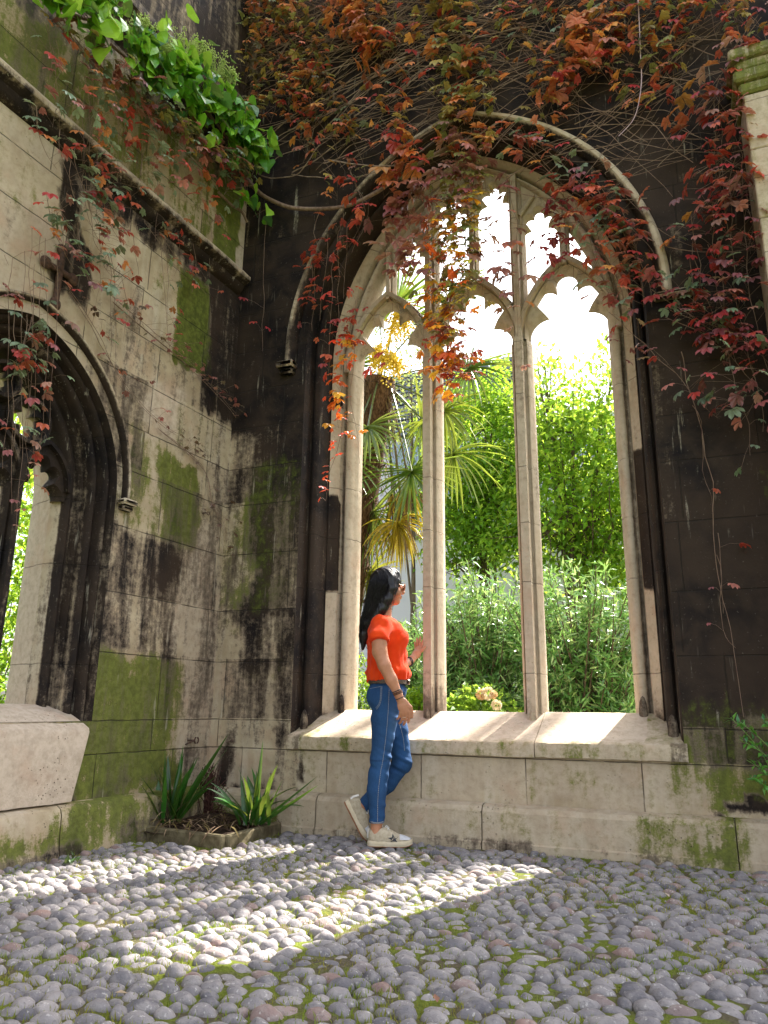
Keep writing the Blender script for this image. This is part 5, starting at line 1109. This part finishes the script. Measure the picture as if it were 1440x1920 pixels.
# ================================================================== THE WOMAN
PO=np.array([1.46,-.255,0.0]); PA=math.radians(22)
class Field:
    def __init__(s,lo,hi,h):
        s.lo=np.array(lo,float); s.h=h; s.n=np.ceil((np.array(hi)-s.lo)/h).astype(int)+1
        s.D=np.full(s.n,1.0,np.float32)
    def sub(s,lo,hi):
        a=np.clip(np.floor((np.array(lo)-s.lo)/s.h).astype(int),0,s.n-1); b=np.clip(np.ceil((np.array(hi)-s.lo)/s.h).astype(int)+1,1,s.n)
        ax=[(s.lo[i]+s.h*np.arange(a[i],b[i])).astype(np.float32) for i in range(3)]
        return (slice(a[0],b[0]),slice(a[1],b[1]),slice(a[2],b[2])),np.meshgrid(*ax,indexing='ij')
    def blend(s,sl,d,k,op='u'):
        D=s.D[sl]
        if op=='u':
            h=np.clip(.5+.5*(D-d)/k,0,1); s.D[sl]=D*(1-h)+d*h-k*h*(1-h)
        else:   # subtract d from field
            d=-d; h=np.clip(.5-.5*(D-d)/k,0,1); s.D[sl]=D*(1-h)+d*h+k*h*(1-h)
    def cone(s,a,b,ra,rb,k=.02,sv=1.0):
        a=np.array(a,float);b=np.array(b,float); m=max(ra,rb)*max(1,sv)+.05
        sl,(X,Y,Z)=s.sub(np.minimum(a,b)-m,np.maximum(a,b)+m)
        ba=b-a; t=((X-a[0])*ba[0]+(Y-a[1])*ba[1]/sv**2+(Z-a[2])*ba[2])/(ba[0]**2+ba[1]**2/sv**2+ba[2]**2); t=np.clip(t,0,1)
        d=np.sqrt((X-a[0]-ba[0]*t)**2+((Y-a[1]-ba[1]*t)/sv)**2+(Z-a[2]-ba[2]*t)**2)-(ra+(rb-ra)*t); s.blend(sl,d,k); return s
    def chain(s,pts,k=.015,sv=1.0):
        for p,q in zip(pts[:-1],pts[1:]): s.cone(p[:3],q[:3],p[3],q[3],k,sv)
        return s
    def ell(s,c,r,k=.03,rot=None,op='u'):
        c=np.array(c,float);r=np.array(r,float); m=max(r)+.06; sl,(X,Y,Z)=s.sub(c-m,c+m); X=X-c[0];Y=Y-c[1];Z=Z-c[2]
        if rot is not None: R_=np.array(rot).T; X,Y,Z=(R_[0,0]*X+R_[0,1]*Y+R_[0,2]*Z,R_[1,0]*X+R_[1,1]*Y+R_[1,2]*Z,R_[2,0]*X+R_[2,1]*Y+R_[2,2]*Z)
        k0=np.sqrt((X/r[0])**2+(Y/r[1])**2+(Z/r[2])**2); k1=np.sqrt((X/r[0]**2)**2+(Y/r[1]**2)**2+(Z/r[2]**2)**2)+1e-6
        s.blend(sl,k0*(k0-1)/k1,k,op); return s
    def plane(s,p,n,lo=None,hi=None,k=.004):   # remove the side the normal points to
        n=np.array(n,float); n/=np.linalg.norm(n); lo=s.lo if lo is None else lo; hi=s.lo+s.h*s.n if hi is None else hi
        sl,(X,Y,Z)=s.sub(lo,hi); d=(X-p[0])*n[0]+(Y-p[1])*n[1]+(Z-p[2])*n[2]
        D=s.D[sl]; h=np.clip(.5-.5*(D-d)/k,0,1); s.D[sl]=D*(1-h)+d*h+k*h*(1-h); return s
    def noise(s,f,amp,seed=0):
        sl=np.abs(s.D)<.03; I=np.argwhere(sl); P=s.lo+I*s.h
        s.D[sl]+= f(P).astype(np.float32)*amp; return s
    def mesh(s,g,col=None,c=(0,0,0)):
        D=s.D; S=D<0; A=S[:-1,:-1,:-1]; cnt=np.zeros(A.shape,np.int8)
        offs=[(i,j,k) for i in (0,1) for j in (0,1) for k in (0,1)]; n=np.array(D.shape)-1
        for (i,j,k) in offs: cnt+=S[i:i+n[0],j:j+n[1],k:k+n[2]]
        act=(cnt>0)&(cnt<8); I=np.argwhere(act); idx=np.full(A.shape,-1,np.int64); idx[act]=np.arange(len(I))
        acc=np.zeros((len(I),3)); w=np.zeros(len(I))
        for a in offs:
            for ax in range(3):
                if a[ax]==1: continue
                b=list(a); b[ax]=1
                da=D[I[:,0]+a[0],I[:,1]+a[1],I[:,2]+a[2]]; db=D[I[:,0]+b[0],I[:,1]+b[1],I[:,2]+b[2]]
                m=(da<0)!=(db<0); t=np.where(m,da/(da-db+1e-12),0)
                p=np.tile(np.array(a,float),(len(I),1)); p[:,ax]+=t; acc+=p*m[:,None]; w+=m
        V=s.lo+s.h*(I+acc/w[:,None]); F=[]
        for ax in range(3):
            o1,o2=[q for q in range(3) if q!=ax]
            sa=[slice(1,-1)]*3; sb=[slice(1,-1)]*3; sa[ax]=slice(0,-1); sb[ax]=slice(1,None)
            X=S[tuple(sa)]!=S[tuple(sb)]; J=np.argwhere(X); J[:,o1]+=1; J[:,o2]+=1
            if not len(J): continue
            def id_(d1,d2): K=J.copy(); K[:,o1]-=d1; K[:,o2]-=d2; return idx[K[:,0],K[:,1],K[:,2]]
            q=np.stack([id_(1,1),id_(0,1),id_(0,0),id_(1,0)],1); sg=S[J[:,0],J[:,1],J[:,2]]
            if ax==1: sg=~sg
            q[~sg]=q[~sg][:,::-1]; F.append(q)
        F=np.concatenate(F); F=F[(F>=0).all(1)]
        # light laplacian smoothing
        nb=np.zeros_like(V); cn=np.zeros(len(V))
        E=np.concatenate([F[:,[0,1]],F[:,[1,2]],F[:,[2,3]],F[:,[3,0]]]); 
        for _ in range(2):
            nb[:]=0;cn[:]=0; np.add.at(nb,E[:,0],V[E[:,1]]); np.add.at(nb,E[:,1],V[E[:,0]]); np.add.at(cn,E[:,0],1); np.add.at(cn,E[:,1],1)
            V=V*.45+.55*nb/np.maximum(cn,1)[:,None]
        s.V=V
        g.add(V,F4=F,c=col(V) if col else c); return V,F
    def surf(s,u,z,vmin=-.4):      # first surface point met coming from the viewer's side (-v)
        i=int(round((u-s.lo[0])/s.h)); k=int(round((z-s.lo[2])/s.h)); col=s.D[i,:,k]; j=np.argmax(col<0)
        if col[j]>=0: return None
        t=col[j-1]/(col[j-1]-col[j]+1e-9) if j>0 else 0
        return np.array([u,s.lo[1]+s.h*(j-1+t),z])

M_SKIN=(lambda nt:nt.done(nt.bsdf(nt.mix(nt.ss(nt.noise(nt.coord(),25,3),.3,.7),(.43,.19,.10),(.50,.24,.14)),.5,.35,nt.bump(nt.noise(nt.coord(),180,3),.12,.002),Subsurface_Weight=.12,Subsurface_Scale=.02)))(NT('skin'))
nt=NT('orange_cotton'); co=nt.coord(); wv=nt.noise(co,350,2); n=nt.noise(co,14,3)
sh=nt.bsdf(nt.mix(nt.ss(n,.3,.7),(.80,.052,.006),(.88,.075,.010)),.85,.15,nt.bump(wv,.25,.002),Sheen_Weight=.08); tr=nt.n('ShaderNodeBsdfTranslucent'); tr.inputs[0].default_value=(.9,.10,.01,1)
mx=nt.n('ShaderNodeMixShader'); mx.inputs[0].default_value=.18; nt.l(sh,mx.inputs[1]); nt.l(tr.outputs[0],mx.inputs[2]); M_SHIRT=nt.done(mx.outputs[0])
nt=NT('blue_denim'); co=nt.coord(); tw=nt.noise(nt.coord((1,1,.35)),260,2); n=nt.noise(nt.coord((1,1,.5)),9,4); _,(r,g_,b)=attr_rgb(nt,'tint')
dc=nt.mix(nt.ss(n,.3,.7),(.005,.030,.095),(.010,.052,.150)); dc=nt.mix(r,dc,(.08,.17,.34)); dc=nt.mix(nt.math('MULTIPLY',nt.ss(tw,.4,.6),.25),dc,(.04,.11,.24)); dc=nt.mix(g_,dc,(.005,.018,.05))
M_DENIM=nt.done(nt.bsdf(dc,.85,.2,nt.bump(tw,.35,.002)))
nt=NT('black_hair'); v=nt.coord((1,1,.05)); n=nt.noise(v,190,4,.7); M_HAIR=nt.done(nt.bsdf(nt.mix(n,(.002,.0015,.003),(.010,.007,.009)),nt.ss(n,.3,.7,.26,.42),.45,nt.bump(n,.6,.003)))
M_SUEDE=plain('beige_suede',(.40,.33,.23),(.52,.45,.33),60,.9,.15,.3); M_SOLE=plain('cream_rubber',(.60,.50,.33),(.68,.58,.42),30,.6,.3,.2); M_GUM=plain('brown_outsole',(.24,.10,.045),(.34,.16,.08),60,.7,.3,.5)
M_LACE=plain('white_lace',(.72,.70,.66),(.82,.8,.76),80,.8,.2); M_BLACK=plain('black_leather',(.010,.010,.012),(.03,.03,.035),60,.5,.4); M_GREYL=plain('pale_grey_leather',(.52,.52,.54),(.62,.62,.64),40,.55,.35)
M_BELT=plain('patterned_belt',(.02,.014,.01),(.12,.08,.05),140,.5,.5); M_METAL=plain('metal_buckle',(.6,.52,.4),(.7,.62,.5),30,.3,.5,.1,Metallic=.9); M_AMBER=plain('amber_frame',(.45,.14,.04),(.6,.25,.08),60,.25,.6); M_BROWN=plain('brown_cord',(.07,.03,.02),(.16,.07,.04),120,.7,.3); M_THREAD=plain('pale_thread',(.34,.36,.38),(.5,.48,.42),200,.9,.1)
M_LENS=(lambda nt:nt.done(nt.bsdf((.10,.05,.03),.08,.7)))(NT('brown_lens'))

def place(o): o.location=tuple(PO.tolist()); o.rotation_euler=(0,0,PA); return o
B=Field((-.31,-.33,0),(.31,.58,1.72),.004)
# skin body: torso, legs, arms, neck, head, hands
B.ell((-.01,0,1.20),(.09,.14,.15)).ell((0,0,1.03),(.09,.13,.14)).ell((-.01,0,.88),(.09,.13,.11)).chain([(-.045,-.13,1.275,.045),(-.045,.13,1.275,.045)])
B.chain([(-.015,-.075,.84,.075),(-.037,-.08,.485,.045),(-.055,-.08,.36,.044),(-.053,-.08,.16,.033),(-.060,-.08,.085,.034)],.01).chain([(-.062,-.08,.08,.033),(.02,-.082,.055,.028),(.09,-.084,.042,.022)],.01)
B.chain([(-.01,.075,.84,.075),(.098,.08,.47,.045),(0,.085,.36,.042),(-.135,.085,.222,.032),(-.176,.085,.205,.030)],.01).chain([(-.185,.085,.215,.03),(-.15,.085,.12,.026),(-.11,.085,.05,.020)],.01)
B.chain([(-.046,-.15,1.268,.040),(-.052,-.213,1.17,.044),(-.050,-.220,1.12,.045),(-.022,-.236,1.04,.038),(.022,-.236,.955,.035),(.064,-.222,.870,.0235),(.074,-.222,.845,.024)],.012)
B.chain([(-.04,.15,1.265,.040),(.02,.20,1.05,.038),(.06,.255,1.062,.036),(.150,.370,1.098,.023),(.162,.385,1.112,.024)],.012)
B.chain([(-.028,.0,1.46,.050),(-.036,.0,1.33,.056)],.02)
HR=rotz(math.radians(16))
def hd(p): return tuple((HR@(np.array(p,float)-[0,0,1.5]))+[0,0,1.5])
B.ell(hd((-.015,0,1.575)),(.086,.072,.094),.02,HR).ell(hd((.022,0,1.515)),(.060,.056,.082),.025,HR).ell(hd((.052,0,1.452)),(.024,.028,.020),.02,HR)
B.chain([hd((.078,0,1.548))+(.010,),hd((.098,0,1.515))+(.0125,)],.012); B.ell(hd((.090,0,1.508)),(.013,.016,.009),.008,HR)
B.ell(hd((.080,0,1.485)),(.010,.022,.006),.006,HR).ell(hd((.078,0,1.474)),(.010,.020,.006),.006,HR)      # lips
for s_ in (-1,1):
    B.ell(hd((.074,s_*.028,1.545)),(.012,.015,.008),.010,HR,op='s'); B.ell(hd((.066,s_*.029,1.543)),(.012,.013,.010),.004,HR); B.ell(hd((.050,s_*.042,1.505)),(.022,.014,.020),.018,HR)
    B.ell(hd((-.012,s_*.072,1.53)),(.020,.010,.030),.008,HR)
# right hand hanging at the hip, fingers loosely curled
B.ell((.094,-.222,.805),(.036,.017,.046),.012,roty(-.28))
for i,(bu,bz,L,rr_,cu) in enumerate(((.124,.776,.064,.0092,.15),(.108,.766,.074,.0094,.28),(.092,.762,.068,.0090,.42),(.077,.768,.052,.0080,.6))):
    p=np.array([bu,-.222,bz]); d=np.array([.20-.13*i*.6,.08,-1.0]); d/=np.linalg.norm(d); pts=[tuple(p)+(rr_,)]
    for q,f in enumerate((.45,.32,.25)):
        d=d+np.array([-.10-.05*i,.16+cu*.5,.08*q]); d/=np.linalg.norm(d); p=p+d*L*f*1.12; pts.append(tuple(p)+(rr_*(.94-.07*q),))
    B.chain(pts,.0045)
B.chain([(.098,-.226,.838,.013),(.134,-.222,.800,.0115),(.144,-.214,.768,.0100),(.145,-.208,.742,.0085)],.007)
# left hand, palm against the stone bar, fingers pointing up
B.chain([(.165,.388,1.118,.022),(.196,.430,1.150,.027),(.214,.452,1.182,.025)],.012)
for i,(o_,L,rr_) in enumerate((((.018,-.004,.0),.066,.0088),((.004,.004,.008),.076,.0090),((-.010,.012,.004),.070,.0086),((-.022,.020,-.006),.054,.0076))):
    p=np.array([.214,.454,1.192])+o_; d=np.array([.16-.10*i,.28,1.0]); d/=np.linalg.norm(d); pts=[tuple(p)+(rr_,)]
    for q,f in enumerate((.45,.32,.25)): p=p+d*L*f; pts.append(tuple(p)+(rr_*(.95-.06*q),)); d=d+np.array([.05,.03,-.04]); d/=np.linalg.norm(d)
    B.chain(pts,.0045)
B.chain([(.196,.418,1.150,.013),(.236,.424,1.178,.0105),(.258,.434,1.203,.0085)],.007)
g=G(); B.mesh(g); body=place(g.build('person',M_SKIN,None)); 
tag(body,'woman in orange top and blue jeans standing turned away, touching a stone window bar','person')
# shirt
S=Field((-.24,-.31,.90),(.24,.31,1.42),.004)
S.ell((-.012,0,1.20),(.122,.158,.15)).ell((.058,-.062,1.212),(.064,.066,.072),.035).ell((.058,.062,1.212),(.064,.066,.072),.035).chain([(-.045,-.13,1.283,.058),(-.042,.13,1.283,.056)],.04)
S.ell((-.038,0,1.325),(.066,.075,.035),.03).ell((-.004,0,1.06),(.125,.142,.14),.05).ell((.003,0,1.005),(.136,.150,.050),.03).chain([(.02,0,.96,.108),(-.02,0,.96,.108)],.02,1.25)
S.chain([(-.045,-.15,1.278,.058),(-.056,-.212,1.195,.057),(-.055,-.230,1.14,.057)],.03).chain([(-.040,.15,1.275,.056),(-.01,.20,1.16,.060),(.01,.22,1.1,.058)],.03)
S.plane((-.055,-.225,1.182),(.10,-.34,-1.0),lo=(-.2,-.31,1.02),hi=(.10,-.158,1.26)).plane((-.01,.20,1.165),(.3,.4,-1.0),lo=(-.15,.16,1.0),hi=(.15,.31,1.24))
S.plane((0,0,.962),(.05,0,-1))
S.plane((-.03,0,1.352),(.22,0,1))
def wr(P):
    u,v,z=P[:,0],P[:,1],P[:,2]
    a=vnoise(np.stack([u*16+z*7,v*16,z*20-u*14],1),3)-.5; b=vnoise(np.stack([u*30+v*10,v*30,z*7],1),5)-.5
    low=np.clip((1.08-z)/.10,0,1); c=vnoise(np.stack([u*55,v*55,z*9],1),6)-.5
    fold=np.abs(vnoise(np.stack([u*9+z*16,v*9,z*6-u*13],1),8)-.5)
    return a*.9+b*.5+c*low*1.4-fold*1.2
S.noise(wr,.014); g=G(); S.mesh(g); shirt=g.build('shirt',M_SHIRT,body)
# sleeve cuff stitching and collar
def ring(g,c,n,ra,rb,r,m=28,ax=None):
    n=np.array(n,float);n/=np.linalg.norm(n); a=np.cross(n,[0,1,0.01]) if ax is None else np.array(ax,float); a=a-n*(a@n); a/=np.linalg.norm(a); b=np.cross(n,a); t=np.linspace(0,2*PI,m)
    tube(g,np.array([np.array(c)+a*ra*math.cos(q)+b*rb*math.sin(q) for q in t]),r,6,cap=False)
g=G(); t=np.linspace(0,2*PI,30)
tube(g,np.array([(-.034+.060*math.cos(q),.062*math.sin(q),1.352-.014*math.cos(q)) for q in t]),.0075,6,cap=False)
g.build('collar',M_SHIRT,shirt)
# jeans
J=Field((-.26,-.24,.12),(.24,.24,1.0),.004)
J.ell((0,0,.895),(.118,.150,.09)).ell((-.052,-.066,.858),(.076,.078,.082),.03).ell((-.052,.066,.858),(.076,.078,.082),.03)
J.chain([(-.012,-.076,.84,.092),(-.016,-.08,.74,.078),(-.037,-.08,.50,.058),(-.052,-.08,.40,.058),(-.057,-.08,.33,.055),(-.053,-.08,.13,.044)],.02)
J.chain([(-.01,.076,.84,.088),(.058,.08,.66,.070),(.096,.08,.485,.057),(.083,.082,.445,.054),(.0,.085,.345,.055),(-.16,.085,.195,.042)],.02)
J.plane((0,0,.972),(0,0,1)).plane((-.053,-.08,.147),(0,0,-1),hi=(.1,0,.3)).plane((-.138,.085,.212),(-.78,0,-.62),lo=(-.26,.0,.1),hi=(.02,.2,.36))
def jw(P):
    u,v,z=P[:,0],P[:,1],P[:,2]; right=v<.0
    kz=np.where(right,.49,.45); m=np.exp(-((z-kz)/.07)**2)+.7*np.exp(-((z-.78)/.06)**2)+.35+.6*np.exp(-((z-.2)/.05)**2)
    a=vnoise(np.stack([u*9,v*9,z*46+u*22],1),12)-.5; b=vnoise(np.stack([u*20,v*20,z*16],1),13)-.5
    return (a*1.2*m+b*.5)
J.noise(jw,.011)
def jc(V):
    u,z=V[:,0],V[:,2]; fade=np.exp(-((u-.035)/.03)**2)*np.exp(-((z-.66)/.13)**2)*.6+np.exp(-((u+.03)/.02)**2)*np.exp(-((z-.42)/.2)**2)*.2
    dk=np.exp(-((z-.492)/.006)**2)*(V[:,1]<0)*.5*(u<.0); return np.stack([fade*.8*(V[:,1]<0.01)+.12,dk,0*u],1)
g=G(); J.mesh(g,jc); jeans=g.build('jeans',M_DENIM,body,attr='tint')
def seam(pts,dash=True,r=.0011,off=-.0018,nm='stitching'):
    g=G()
    P=smooth_path([(a,0,b) for a,b in pts],14); Q=[]
    for p in P:
        s_=J.surf(p[0],p[2]); 
        if s_ is not None: Q.append(s_+[0,off,0])
    Q=np.array(Q)
    if len(Q)<4: return
    if not dash: tube(g,Q,r,4); g.build(nm,M_THREAD,jeans); return
    L=np.concatenate([[0],np.cumsum(np.linalg.norm(np.diff(Q,axis=0),axis=1))]); s0=0
    while s0<L[-1]-.004:
        q=[np.array([np.interp(x,L,Q[:,k]) for k in range(3)]) for x in (s0,s0+.004,s0+.0075)]; tube(g,q,r,4); s0+=.0105
    g.build(nm,M_THREAD,jeans)
seam([(.010,.925),(.006,.80),(-.004,.66),(-.020,.52),(-.040,.40),(-.050,.28),(-.050,.155)])
seam([(-.108,.905),(-.075,.912),(-.040,.918)]); seam([(-.040,.918),(-.043,.85),(-.052,.815),(-.072,.79)]); seam([(-.034,.918),(-.037,.85),(-.046,.812),(-.066,.785)])
seam([(-.092,.155),(-.055,.152),(-.015,.155)],False,.0012); seam([(-.092,.149),(-.055,.147),(-.015,.149)],False,.0010)
seam([(.075,.70),(.098,.62),(.108,.54)])
# belt
g=G(); t=np.linspace(0,2*PI,40); P=np.array([(.003+.122*math.cos(q),.150*math.sin(q),.948) for q in t]); V=np.concatenate([P+[0,0,-.012],P+[0,0,.012]]); n=len(t)
g.add(V*[1.012,1.012,1],F4=[(i,i+1,n+i+1,n+i) for i in range(n-1)]); belt=g.build('belt',M_BELT,body)
g=G(); box(g,.108,.138,-.048,-.010,.932,.966,bev=.004); g.build('buckle',M_METAL,belt)
# hair
H=Field((-.26,-.16,1.10),(.14,.14,1.72),.0035)
H.ell((-.026,0,1.583),(.093,.082,.093),.02).ell((.008,-.004,1.585),(.072,.080,.082),.03)
H.chain([(-.052,-.008,1.56,.070),(-.066,-.012,1.47,.069),(-.094,-.014,1.39,.060),(-.124,-.016,1.31,.047),(-.148,-.016,1.235,.031),(-.158,-.014,1.150,.010)],.03,1.08)
H.chain([(.018,-.070,1.585,.026),(.022,-.078,1.525,.024),(-.005,-.078,1.455,.026),(-.035,-.070,1.395,.024),(-.075,-.055,1.33,.03)],.025)
H.chain([(.02,.070,1.585,.024),(.012,.075,1.50,.022),(-.03,.07,1.41,.024)],.025)
H.chain([(.052,-.045,1.622,.018),(.056,-.062,1.575,.014),(.042,-.072,1.50,.010)],.012)
def hw(P):
    a=np.arctan2(P[:,1],P[:,0]+.10); return (vnoise(np.stack([a*26,P[:,2]*1.2+0*a,P[:,0]*14],1),2)-.5)+.6*(vnoise(np.stack([a*55,P[:,2]*1.8,P[:,0]*25],1),4)-.5)
H.noise(hw,.0055); g=G(); H.mesh(g); hair=g.build('hair',M_HAIR,body)
g=G(); rg=np.random.default_rng(5)
for k in range(420):
    z0=1.64-rg.random()*.1; a=rg.uniform(-2.9,-.2); P=[]
    for t_ in np.linspace(0,1,12):
        z=z0-(z0-1.18+rg.normal(0,.0))*t_; ctr=np.interp(z,[1.168,1.235,1.31,1.39,1.47,1.56,1.66],[-.158,-.146,-.122,-.092,-.066,-.04,-.025]); rad=np.interp(z,[1.168,1.235,1.31,1.39,1.47,1.56,1.66],[.014,.037,.056,.068,.078,.090,.045])
        P.append((ctr+math.cos(a)*rad*1.02,-.012+math.sin(a)*rad*1.08,z))
    fl=1+abs(rg.normal(0,.05)); P=np.array(P); P[:,1]=-.012+(P[:,1]+.012)*fl; P[:,0]+=-(fl-1)*.08*np.linspace(0,1,12); P=P+rg.normal(0,.0015,(12,3)); e=int(rg.integers(7,13)); tube(g,smooth_path(P[:e],2),np.linspace(.0009,.0004,len(smooth_path(P[:e],2))),3,cap=False)
for k in range(14):
    P=smooth_path([(.045,-.072,1.60),(.052+rg.normal(0,.004),-.083,1.53),(.035+rg.normal(0,.006),-.086,1.46),(-.005+rg.normal(0,.012),-.085,1.385)],5); tube(g,P,.0008,3,cap=False)
g.build('strands',M_HAIR,hair)
# glasses
g=G(); e=[hd(p) for p in ((-.01,-.080,1.552),(.05,-.072,1.552),(.086,-.058,1.552))]; tube(g,e,.0026,6)
for s_ in (-1,1):
    c=np.array(hd((.094,s_*.032,1.543))); ax=HR@np.array([0,1,0]); t=np.linspace(0,2*PI,19); tube(g,np.array([c+ax*.026*math.cos(q)+np.array([0,0,.021*math.sin(q)]) for q in t]),.0026,6,cap=False)
tube(g,[hd((.099,-.008,1.548)),hd((.103,0,1.551)),hd((.099,.008,1.548))],.0022,5); gl=g.build('glasses',M_AMBER,body)
for s_ in (-1,1):
    g=G(); c=np.array(hd((.094,s_*.032,1.543))); ellipsoid(g,c,(.0015,.025,.020),14,7,rot=HR); g.build('lens',M_LENS,gl)
g=G()
for s_ in (-1,1): 
    p=[hd((.079+.002*math.cos(q),s_*(.029+.017*math.cos(q)),1.562+.004*math.sin(q))) for q in np.linspace(0.2,2.9,6)]; tube(g,p,.0018,4)
g.build('eyebrows',M_HAIR,body)
# bracelets, ring, watch
for (c,lab,r_,m_) in (((.058,-.2235,.885),None,.0042,M_BROWN),((.062,-.223,.878),None,.0040,M_BROWN),((.052,-.2245,.893),None,.0034,M_BLACK),((.072,-.222,.852),None,.0022,M_BLACK)):
    g=G(); ring(g,c,(.45,.12,-1),.0265,.0275,r_); g.build('bracelet',m_,body)
g=G(); ring(g,(.098,-.220,.742),(0,.1,-1),.0100,.0100,.0016,14); g.build('finger_ring',M_METAL,body)
g=G(); ring(g,(.146,.364,1.096),(.62,.77,.2),.0265,.0255,.0075); wt=g.build('watch',M_BLACK,body); g=G(); ellipsoid(g,(.150,.342,1.098),(.016,.008,.018),12,5); g.build('watch_face',M_LENS,wt)
# trainers
def trainer(M,off,raised):
    """foot frame: x heel to toe, y across, z up from the sole"""
    T=lambda V:(np.asarray(V)@np.array(M).T)+np.array(off)
    xs=np.linspace(0,.262,27); hwid=np.interp(xs,[0,.012,.04,.09,.14,.19,.225,.25,.262],[.012,.026,.034,.033,.037,.044,.041,.026,.008])
    def slab(z0,z1,grow):
        g=G(); R_=[]
        L=[(x,w+grow) for x,w in zip(xs,hwid)]; out=[(x,w) for x,w in L]+[(x,-w) for x,w in L[::-1]]
        rise=lambda x:.012*max(0,(x-.19)/.07)**2
        lev=[(z0,.94),(z0+.004,1.0),((z0+z1)/2,1.02),(z1-.003,1.0),(z1,.92)]
        for z,s_ in lev: R_.append([(.131+(x-.131)*(.97+.03*s_),y*s_,z+rise(x)) for x,y in out])
        V=np.array(R_); m,n=V.shape[:2]; V=V.reshape(-1,3); i=np.arange(m-1)[:,None]; j=np.arange(n)[None]; F=np.stack([i*n+j,i*n+(j+1)%n,(i+1)*n+(j+1)%n,(i+1)*n+j],-1).reshape(-1,4)
        g.add(T(V),F4=F); h=n//2
        for b,fl in ((0,1),((m-1)*n,0)):
            Fq=[(b+k,b+k+1,b+n-2-k,b+n-1-k) for k in range(h-1)]; g.add(np.zeros((0,3)));  g.F4.append(np.array([f if fl else f[::-1] for f in Fq]))
        return g
    F_=Field((-.02,-.06,.015),(.28,.06,.135),.0032)
    F_.ell((.045,0,.055),(.045,.034,.055),.02).ell((.10,0,.045),(.075,.035,.050),.03).ell((.175,0,.030),(.078,.041,.034),.03).chain([(.085,0,.075,.026),(.118,0,.062,.024)],.02)
    F_.ell((.048,0,.118),(.038,.026,.040),.008,op='s'); F_.plane((0,0,.026),(0,0,-1)).plane((.03,0,.098),(-.25,0,1),hi=(.085,.06,.135))
    g=G(); V,_=F_.mesh(G()); F_.V=V
    g2=G(); F_.mesh(g2); g2.V=[T(v) for v in g2.V]
    sh=g2.build('shoe',M_SUEDE,body)
    s=slab(.008 if raised else .004,.034,.002); s.build('sole',M_SOLE,sh)
    s=slab(-.001,.0075 if raised else .0035,.0015); s.build('outsole',M_GUM,sh)
    def onsurf(x,z,side=-1,off_=.0012):
        i=int(round((x-F_.lo[0])/F_.h)); k=int(round((z-F_.lo[2])/F_.h)); c=F_.D[i,:,k]; c=c if side<0 else c[::-1]; j=int(np.argmax(c<0)); y=F_.lo[1]+F_.h*(j-.5); return (x,y-off_ if side<0 else -y+off_,z)
    if not raised:
        g=G(); ctr=(.150,.050); R1,R2=.034,.0135; pts=[]
        for k in range(10):
            a=PI/2+.12+k*PI/5; r_=R1 if k%2==0 else R2; pts.append((ctr[0]+r_*math.cos(a),ctr[1]-.004+r_*.80*math.sin(a)))
        c0=onsurf(*ctr); V=[c0]+[onsurf(min(max(x,.02),.24),min(max(z,.03),.075),-1,.0022) for x,z in pts]; g.add(T(V),[(0,1+k,1+(k+1)%10) for k in range(10)]+[(0,1+(k+1)%10,1+k) for k in range(10)][:0]); st_=g.build('star',M_BLACK,sh,smooth=False)
    g=G(); V=[];xs2=np.linspace(.185,.250,9)
    for x in xs2:
        for q in np.linspace(-1,1,9):
            w=np.interp(x,[.185,.22,.25],[.040,.036,.022]); V.append((x+.002,w*math.sin(q*1.35)*1.03,.033+ (np.interp(x,[.185,.22,.25],[.031,.023,.010]))*math.cos(q*1.35)+.0025))
    g.add(T(V),F4=grid_faces(9,9)); g.build('toe_cap',M_GREYL,sh)
    g=G(); V=[(x,y,z) for (x,z) in ((-.001,.045),(-.002,.065),(.002,.085),(.006,.098)) for y in (-.022,-.012,0,.012,.022)]; V=np.array(V); V[:,0]+=np.abs(V[:,1])*.45-.003; g.add(T(V),F4=grid_faces(4,5)); g.build('heel_tab',M_LACE,sh)
    g=G()
    for k in range(5):
        x=.108+k*.016; z=.0905-k*.0085; tube(g,T([(x,-.026,z-.012),(x+.004,-.010,z+.002),(x+.006,.010,z+.002),(x,.026,z-.012)]),.0028,5)
    for s_ in (-1,1):
        tube(g,T(smooth_path([(.100,0,.096),(.108,s_*.022,.108),(.125,s_*.030,.094),(.112,s_*.008,.092)],4)),.0022,5)
    g.build('laces',M_LACE,sh)
    g=G(); V=[(x,y,z) for (x,z) in ((.092,.098),(.085,.112),(.080,.122)) for y in (-.018,-.009,0,.009,.018)]; g.add(T(V),F4=grid_faces(3,5)); g.build('tongue',M_LACE,sh)
    return sh
trainer(np.eye(3),(-.108,-.080,.018),False)
al=math.radians(60); ca_,sa_=math.cos(al),math.sin(al)
# heel raised: x axis points down towards the toe, z axis forward and up
Mr=np.array([[ca_,0,sa_],[0,1,0],[-sa_,0,ca_]])
trainer(Mr,(-.258,.085,.236),True)
